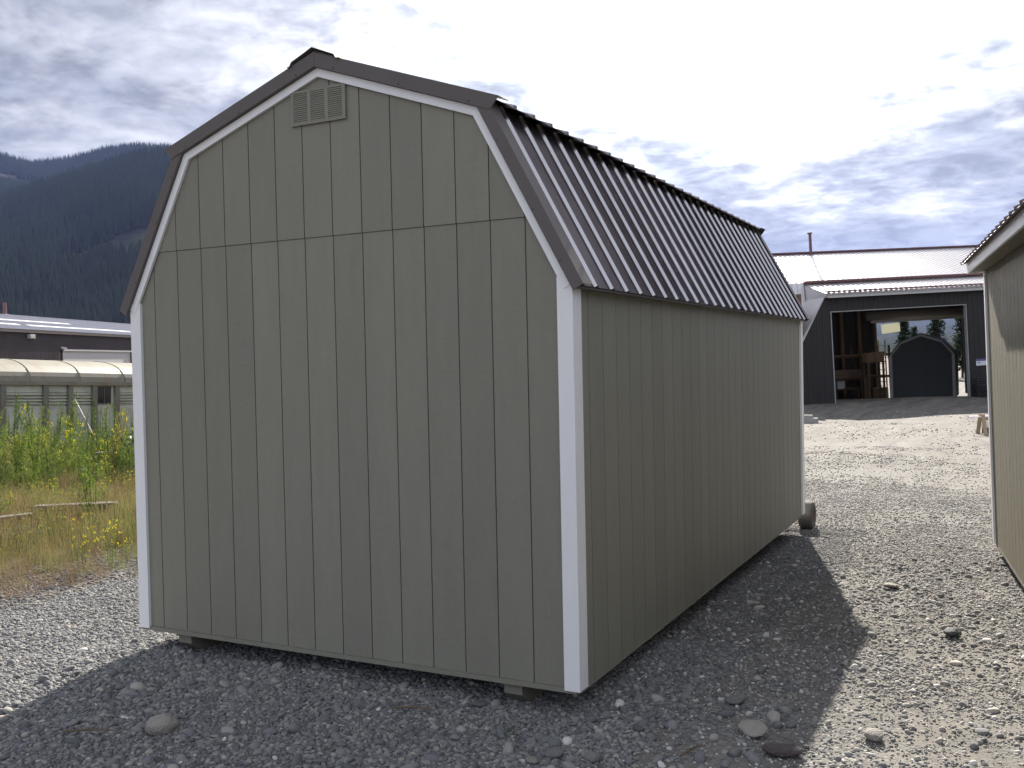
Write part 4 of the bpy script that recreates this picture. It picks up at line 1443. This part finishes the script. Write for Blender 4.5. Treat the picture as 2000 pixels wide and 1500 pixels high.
# ------------------------------------------------------------------ vegetation
GREEN_T = [(0.0, (0.06, 0.09, 0.035)), (0.5, (0.11, 0.15, 0.05)), (0.88, (0.18, 0.215, 0.075)), (1.0, (0.20, 0.18, 0.09))]
DRY_T = [(0.0, (0.10, 0.055, 0.042)), (0.3, (0.17, 0.125, 0.085)), (0.6, (0.185, 0.165, 0.09)), (1.0, (0.155, 0.19, 0.075))]
M_LEAF = mat('weed_leaf', rough=0.6, spec=0.25, tint=GREEN_T, var=0.25, vscale=20, trans=(0.45, (1.3, 1.4, 0.7)))
M_DRY = mat('dry_grass_blade', rough=0.75, spec=0.2, tint=DRY_T, var=0.25, vscale=10, trans=(0.4, (1.2, 1.1, 0.8)))
M_YEL = mat('yellow_petal', (0.62, 0.50, 0.03), 0.6, trans=(0.4, (1.1, 1.1, 0.6)))


def weed_mesh(seed, h, spread, nleaf, mats, flower=0.0, ls=1.0):
    """upright branching weed: stems as thin prisms, leaves as folded quads"""
    rg = random.Random(seed)
    v, f, mi = [], [], []

    def leaf(p, d, l, wd, k=0):
        d = d.normalized()
        s = d.cross(Vector((rg.uniform(-1, 1), rg.uniform(-1, 1), rg.uniform(-0.4, 1)))).normalized() * wd
        n = d.cross(s).normalized() * wd * 0.4
        o = len(v)
        v.extend([p, p + d * l * 0.45 + s + n, p + d * l, p + d * l * 0.45 - s + n])
        f.extend([(o, o + 1, o + 2), (o, o + 2, o + 3)])
        mi.extend([k, k])

    def stem(p, q, r):
        o = len(v)
        for c, rad in ((p, r), (q, r * 0.5)):
            for i in range(3):
                v.append(c + Vector((math.cos(i * 2.09), math.sin(i * 2.09), 0)) * rad)
        for i in range(3):
            j = (i + 1) % 3
            f.append((o + i, o + j, o + 3 + j, o + 3 + i))
            mi.append(0)
    ns = rg.randint(3, 5)
    for s in range(ns):
        a = rg.uniform(0, 6.28)
        lean = spread * rg.uniform(0.1, 0.55)
        tip = Vector((math.cos(a) * lean, math.sin(a) * lean, h * rg.uniform(0.75, 1.0)))
        base = Vector((math.cos(a) * 0.03, math.sin(a) * 0.03, 0))
        stem(base, tip, 0.006)
        nb = 9
        for b in range(nb):
            t = 0.22 + 0.75 * b / nb
            p = base.lerp(tip, t)
            a2 = rg.uniform(0, 6.28)
            bl = spread * (1 - t) * rg.uniform(0.5, 1.0) + 0.05
            q = p + Vector((math.cos(a2) * bl * 0.6, math.sin(a2) * bl * 0.6, bl * rg.uniform(0.5, 1.0)))
            stem(p, q, 0.003)
            for _ in range(int(nleaf / (ns * nb))):
                u = rg.uniform(0.1, 1.0)
                pp = p.lerp(q, u)
                leaf(pp, Vector((rg.uniform(-1, 1), rg.uniform(-1, 1), rg.uniform(-0.1, 1.1))), rg.uniform(0.02, 0.05) * ls, rg.uniform(0.003, 0.007) * ls)
            if flower and rg.random() < flower:
                for _ in range(5):
                    leaf(q + Vector((rg.uniform(-.03, .03), rg.uniform(-.03, .03), rg.uniform(-.02, .03))), Vector((rg.uniform(-1, 1), rg.uniform(-1, 1), 0.5)), 0.024, 0.012, 1)
        for _ in range(16):
            t = rg.uniform(0.5, 1.0)
            leaf(base.lerp(tip, t), Vector((rg.uniform(-1, 1), rg.uniform(-1, 1), 0.8)), rg.uniform(0.02, 0.05) * ls, rg.uniform(0.003, 0.007) * ls)
    me = bpy.data.meshes.new('weed')
    me.from_pydata([tuple(x) for x in v], [], f)
    for m in mats:
        me.materials.append(m)
    me.polygons.foreach_set('material_index', mi)
    return me


def tuft_mesh(seed, h, n, m, r=0.12, seed_head=False):
    rg = random.Random(seed)
    v, f = [], []
    for _ in range(n):
        a = rg.uniform(0, 6.28)
        rr_ = r * math.sqrt(rg.random())
        b = Vector((math.cos(a) * rr_, math.sin(a) * rr_, 0))
        l = h * rg.uniform(0.5, 1.0)
        a2 = rg.uniform(0, 6.28)
        ben = l * rg.uniform(0.1, 0.5)
        tip = b + Vector((math.cos(a2) * ben, math.sin(a2) * ben, l))
        mid = b.lerp(tip, 0.55) + Vector((0, 0, l * 0.08))
        s = Vector((-math.sin(a2), math.cos(a2), 0)) * rg.uniform(0.0025, 0.005)
        o = len(v)
        v.extend([b - s, b + s, mid + s * 0.8, mid - s * 0.8, tip])
        f.extend([(o, o + 1, o + 2, o + 3), (o + 3, o + 2, o + 4)])
        if seed_head:
            o = len(v)
            s2 = s.normalized() * 0.007
            d = (tip - mid).normalized()
            v.extend([tip - d * 0.02, tip + s2 + d * 0.01, tip + d * 0.05, tip - s2 + d * 0.01])
            f.extend([(o, o + 1, o + 2, o + 3)])
    me = bpy.data.meshes.new('tuft')
    me.from_pydata([tuple(x) for x in v], [], f)
    me.materials.append(m)
    return me


def vegetation():
    # dry grass: from the gravel edge back into the field
    meshes = [tuft_mesh(300 + i, 1.0, 34, M_DRY, 0.14 / 0.3, i % 2 == 0) for i in range(6)]
    n = 30000
    # sample denser near the viewer
    x = -4.4 - 24.0 * RNG.uniform(0, 1, n) ** 1.9
    y = RNG.uniform(-3.0, 26.0, n)
    edge = -4.95 + 0.35 * (y - 0.2) * (y < 1.5) + 0.45 * (y >= 1.5) + 0.5 * fbm(x * 0.8, y * 0.8, 31, 3)
    keep = (x < edge) & (y < 8 - x * 0.85) & (y > -2.6 - (x + 5) * 0.15)
    x, y, edge = x[keep], y[keep], edge[keep]
    dep = np.clip((edge - x) / 2.2, 0, 1)
    h = (0.10 + 0.26 * dep) * RNG.uniform(0.55, 1.25, len(x)) * (1 + 0.5 * fbm(x * 0.5, y * 0.5, 12, 3))
    # thin out at the very edge
    k2 = RNG.uniform(0, 1, len(x)) < 0.18 + 0.82 * np.clip((edge - x) / 0.8, 0, 1)
    x, y, dep, h = x[k2], y[k2], dep[k2], h[k2]
    n = len(x)
    pos = np.stack([x, y, hgt(x, y) - 0.01], -1)
    rot = np.stack([RNG.normal(0, 0.12, n), RNG.normal(0, 0.12, n), RNG.uniform(0, 6.28, n)], -1)
    scl = np.stack([h * 0.8 + 0.04, h * 0.8 + 0.04, h], -1)
    tint = np.clip(0.16 + 0.62 * dep + 1.2 * fbm(x * 0.45, y * 0.45, 90, 4) + RNG.normal(0, 0.24, n), 0, 1)
    scatter('dry_grass', meshes, pos, rot, scl, RNG.integers(0, 6, n), tint, 'dry reddish and yellow grass at the edge of the gravel', 'grass')
    # green weeds
    wm = [weed_mesh(500 + i, 1.0, 0.36 + 0.03 * i, 620, [M_LEAF, M_YEL], 0.25 if i in (2, 5) else 0.0) for i in range(7)]
    n = 2500
    x = RNG.uniform(-21.5, -7.5, n)
    y = RNG.uniform(1.0, 20.0, n)
    far = np.clip((-x - 9.0) / 4.0, 0, 1)
    keep = (y < 7 - x * 0.85) & (y > -x * 0.38 - 3.2) & (RNG.uniform(0, 1, n) < 0.10 + 0.9 * far) & (fbm(x * 0.35, y * 0.35, 61, 3) > -0.22)
    x, y, far = x[keep], y[keep], far[keep]
    n = len(x)
    h = (0.25 + 0.54 * far) * RNG.uniform(0.45, 1.35, n) * (1 + 0.55 * fbm(x * 0.5, y * 0.5, 44, 3))
    tall = RNG.uniform(0, 1, n) < 0.20 * far
    h = np.where(tall, h * 1.75, h)
    pos = np.stack([x, y, hgt(x, y) - 0.02], -1)
    rot = np.stack([RNG.normal(0, 0.13, n), RNG.normal(0, 0.13, n), RNG.uniform(0, 6.28, n)], -1)
    wd = np.where(tall, 0.42, RNG.uniform(0.6, 1.1, n))
    scl = np.stack([h * wd, h * wd, h], -1)
    idx = np.where((RNG.uniform(0, 1, n) < 0.16) & (y > -0.55 * x - 0.5), 2, RNG.choice([0, 1, 3, 4, 6], n))
    scatter('weeds', wm, pos, rot, scl, idx, np.clip(0.45 + 0.9 * fbm(x * 0.4, y * 0.4, 17, 3) + RNG.normal(0, 0.26, n), 0, 1), 'tall green weeds growing between the gravel and the old carriage', 'weeds')
    # low green growth through the dry grass
    n = 900
    x = -5.0 - 7.0 * RNG.uniform(0, 1, n) ** 0.8
    y = RNG.uniform(-2.0, 10.0, n)
    keep = (y < 7 - x * 0.85) & (fbm(x * 0.6, y * 0.6, 23, 3) > -0.05)
    x, y = x[keep], y[keep]
    n = len(x)
    h = RNG.uniform(0.14, 0.42, n)
    scatter('low_weeds', wm, np.stack([x, y, hgt(x, y) - 0.02], -1), np.stack([RNG.normal(0, 0.2, n), RNG.normal(0, 0.2, n), RNG.uniform(0, 6.28, n)], -1),
            np.stack([h * 1.2, h * 1.2, h], -1), RNG.choice([0, 1, 3, 4, 6], n), np.clip(RNG.normal(0.6, 0.25, n), 0, 1), 'low green weeds mixed into the dry grass', 'weeds')
    # low flowering herbs nearer the gravel
    hm = [weed_mesh(700 + i, 1.0, 0.6, 220, [M_LEAF, M_YEL], 0.35) for i in range(4)]
    n = 150
    x = -5.2 - 6.5 * RNG.uniform(0, 1, n)
    y = RNG.uniform(-1.0, 9.0, n)
    keep = (y < 7 - x * 0.85) & (y > -2.2)
    x, y = x[keep], y[keep]
    n = len(x)
    h = RNG.uniform(0.22, 0.5, n)
    scatter('flowering_herbs', hm, np.stack([x, y, hgt(x, y) - 0.01], -1), np.stack([RNG.normal(0, 0.1, n), RNG.normal(0, 0.1, n), RNG.uniform(0, 6.28, n)], -1),
            np.stack([h, h, h], -1), RNG.integers(0, 4, n), RNG.uniform(0.5, 1.0, n), 'low yellow flowering herbs among the dry grass', 'weeds')


vegetation()

M_LEAF1 = mat('weed_leaf_single', (0.105, 0.155, 0.04), 0.6, spec=0.25, var=0.25, vscale=20, trans=(0.45, (1.3, 1.4, 0.7)))
for k, (x, y, h, sp, lab) in enumerate([(-13.3, 8.4, 1.85, 0.30, 'tallest green weed reaching up before the carriage window'),
                                        (-8.9, 3.05, 0.75, 0.30, 'bright green weed at the left edge above the green trough'),
                                        (-8.0, 3.65, 0.95, 0.42, 'bushy bright green weed in front of the raised plank')]):
    me = weed_mesh(900 + k, h, sp, 620, [M_LEAF1, M_YEL])
    o = link('weed_plant', me)
    o.location = (x, y, float(hgt(x, y)) - 0.02)
    tag(o, lab, 'weed', 'single weeds in the field')
# little sprig in the gravel
o = link('weed_sprig', weed_mesh(950, 0.62, 0.9, 500, [mat('sprig_leaf', (0.06, 0.09, 0.03), 0.6, var=0.2, trans=(0.3, (1.2, 1.3, 0.7))), M_YEL]))
o.location = (-0.16, -0.47, float(hgt(-0.16, -0.47)) + 0.005)
o.scale = (0.24, 0.24, 0.15)
tag(o, 'small green sprig growing through the gravel before the shed', 'weed')


def bush(x, y, r, h, seed, lab):
    rg = random.Random(seed)
    e = empty('bush', lab, 'bush', loc=(x, y, float(hgt(x, y))))
    m = MB()
    for i in range(7):
        a = rg.uniform(0, 6.28)
        m.tube((0, 0, 0), (math.cos(a) * r * 0.5, math.sin(a) * r * 0.5, h * rg.uniform(0.5, 0.8)), 0.02, 0.006, 5)
    m.obj('stem', M_TWIG, e)
    v, f = [], []
    for i in range(2600):
        d = Vector((rg.gauss(0, 1), rg.gauss(0, 1), rg.gauss(0, 1))).normalized()
        q = Vector((d.x * r, d.y * r, abs(d.z) * h * 0.85 + h * 0.1)) * rg.uniform(0.6, 1.0) ** 0.5 * (1 + 0.25 * math.sin(d.x * 7 + seed) * math.cos(d.y * 6))
        s = Vector((rg.gauss(0, 1), rg.gauss(0, 1), rg.gauss(0, 1))).normalized() * 0.035
        t = s.cross(Vector((rg.gauss(0, 1), rg.gauss(0, 1), rg.gauss(0, 1)))).normalized() * 0.022
        o = len(v)
        v.extend([q - s, q + t, q + s, q - t])
        f.append((o, o + 1, o + 2, o + 3))
    me = bpy.data.meshes.new('foliage')
    me.from_pydata([tuple(p) for p in v], [], f)
    me.materials.append(mat('bush_leaf', (0.035, 0.06, 0.022), 0.5, var=0.3, vscale=9, trans=(0.3, (1.2, 1.3, 0.7))))
    link('foliage', me, e)


bush(-14.0, 9.9, 0.75, 1.0, 5, 'dense dark green bush right beside the white corner board')

# ---- boards and trough lying in the weeds
M_GREYWOOD = mat('silvered_board', (0.15, 0.135, 0.115), 0.8, var=0.25, vscale=4, stretch=(0.3, 4, 4), bump=0.003, bscale=20)
for p0, p1, z0, z1, lab in [((-8.85, 3.55), (-8.2, 4.1), 0.10, 0.09, 'weathered grey plank raised on blocks among the dry grass'),
                            ((-8.6, 2.55), (-8.35, 3.0), 0.09, 0.12, 'grey plank over the green trough at the left edge'),
                            ((-14.6, 9.2), (-14.0, 9.9), 0.10, 0.14, 'pale plank end among weeds beside the dark bush')]:
    a, b = Vector((p0[0], p0[1], z0)), Vector((p1[0], p1[1], z1))
    d = (b - a)
    s = empty('raised_plank', lab, 'plank', mtx=frame(a, d, Vector((0, 0, 1)).cross(d), (0, 0, 1)), group='planks in the weeds')
    MB().box(-0.06, d.length + 0.06, -0.08, 0.08, 0.0, 0.028).obj('board', M_GREYWOOD, s)
    g0 = float(hgt(a.x, a.y)) - a.z
    for t in (0.05, d.length - 0.15):
        MB().box(t, t + 0.1, -0.08, 0.08, g0 - 0.02, -0.001).obj('block', M_WOODDK, s)
M_TROUGH = mat('green_plastic', (0.02, 0.11, 0.075), 0.45, var=0.15)
tr = empty('trough', 'dark green trough half hidden in the grass at the left edge', 'trough', loc=(-7.85, 2.32, float(hgt(-7.85, 2.32))))
tr.rotation_euler = (0, 0, 1.0)
m = MB()
m.prism([(-0.20, 0.10), (-0.16, 0.02), (0.16, 0.02), (0.20, 0.10), (0.22, 0.19), (0.185, 0.19), (0.14, 0.06), (-0.14, 0.06), (-0.185, 0.19), (-0.22, 0.19)], -0.45, 0.42, 'x')
m.obj('basin', M_TROUGH, tr)
MB().box(-0.47, -0.451, -0.2, 0.2, 0.02, 0.19).obj('end_wall', M_TROUGH, tr)
MB().box(0.421, 0.44, -0.2, 0.2, 0.02, 0.19).obj('end_wall', M_TROUGH, tr)
pp = MB().tube((-22.0, 14.55, 0.98), (-20.2, 14.1, -0.75), 0.013, n=8).obj('leaning_pole', mat('pole_grey', (0.36, 0.36, 0.33), 0.6, var=0.1))
tag(pp, 'thin pale pole leaning against the carriage side', 'pole')

# ------------------------------------------------------------------ pines beyond the workshop
M_PINE = mat('pine_needles', (0.028, 0.045, 0.026), 0.8, spec=0.1, var=0.35, vscale=1.5, trans=(0.2, (1.2, 1.3, 0.8)))
M_BARK = mat('pine_bark', (0.10, 0.07, 0.05), 0.9, var=0.3)


def pine(x, y, h, seed, lab):
    rg = random.Random(seed)
    z = float(hgt(x, y))
    e = empty('pine_tree', lab, 'tree', 'pines behind the workshop', loc=(x, y, z))
    MB().tube((0, 0, -0.1), (0.1, 0.05, h * 0.97), h * 0.018, h * 0.003, 7).obj('trunk', M_BARK, e)
    v, f = [], []
    zz = h * 0.12
    while zz < h * 0.985:
        t = (zz - h * 0.12) / (h * 0.88)
        R = h * 0.19 * (1 - t) ** 0.75 * rg.uniform(0.75, 1.1) + 0.12
        nb = int(7 + 5 * (1 - t))
        for b in range(nb):
            a = rg.uniform(0, 6.28)
            rl = R * rg.uniform(0.6, 1.15)
            for s in range(8):
                u = (s + rg.random()) / 8
                c = Vector((math.cos(a) * rl * u, math.sin(a) * rl * u, zz - rl * u * 0.22 + rg.uniform(-.12, .12)))
                for _ in range(3):
                    d = Vector((math.cos(a) + rg.gauss(0, .7), math.sin(a) + rg.gauss(0, .7), rg.gauss(0.1, .5))).normalized() * h * 0.030
                    w = d.cross(Vector((rg.gauss(0, 1), rg.gauss(0, 1), rg.gauss(0, 1)))).normalized() * h * 0.008
                    o = len(v)
                    v.extend([c - w, c + d, c + w])
                    f.append((o, o + 1, o + 2))
        zz += h * 0.03
    me = bpy.data.meshes.new('crown')
    me.from_pydata([tuple(p) for p in v], [], f)
    me.materials.append(M_PINE)
    link('crown', me, e)


for k, (a, w, h, lab) in enumerate([
        (17.6, 32, 9.0, 'tall dark pine at the left side of the far doorway'),
        (19.6, 31, 7.4, 'broad pine seen left of the green shed roof through the workshop'),
        (21.6, 33, 6.2, 'pine crown just left of the green shed peak through the workshop'),
        (24.2, 36, 4.2, 'small pine top just behind the green shed peak'),
        (28.0, 36, 5.6, 'pointed pine right of the green shed peak through the workshop'),
        (29.6, 37, 4.4, 'short pine squeezed between the two larger pines on the right'),
        (30.9, 36, 6.6, 'tallest pine right of the green shed through the workshop'),
        (33.4, 36, 6.2, 'pine at the right jamb of the far doorway'),
        (26.2, 42, 4.4, 'low distant pine between the larger pines beyond the doorway')]):
    p = wpos(a, w)
    pine(p.x, p.y, h, 60 + k, lab)

# low sheds beyond the back door
p = wpos(20.0, 30.0)
b = empty('far_shed', 'small shed with white roof beyond the back doorway', 'shed', mtx=frame((p.x, p.y, float(hgt(p.x, p.y))), WU, WB, (0, 0, 1)))
MB().box(-1.2, 1.2, 0, 2, 0, 1.05).obj('wall', M_DKWALL, b)
MB().prism([(-0.2, 1.051), (2.2, 1.051), (1.0, 1.35)], -1.3, 1.3, 'x').obj('roof', M_WHITE, b)
MB().box(-0.6, 0.0, -0.03, -0.001, 0.0, 0.95).obj('door', M_GREYTRIM, b)

# ------------------------------------------------------------------ haze over the valley
hb = MB().box(-14500, 14500, -14500, 14500, -12, 1150).obj('haze')
hm_ = bpy.data.materials.new('valley_haze')
hm_.use_nodes = True
w = NT(hm_.node_tree)
pv = w.n('ShaderNodeVolumePrincipled', {'Color': (0.40, 0.52, 1.0, 1), 'Density': 0.00005, 'Anisotropy': 0.0})
w.t.links.new(pv.outputs[0], w.n('ShaderNodeOutputMaterial').inputs['Volume'])
hb.data.materials.append(hm_)
tag(hb, kind='stuff')
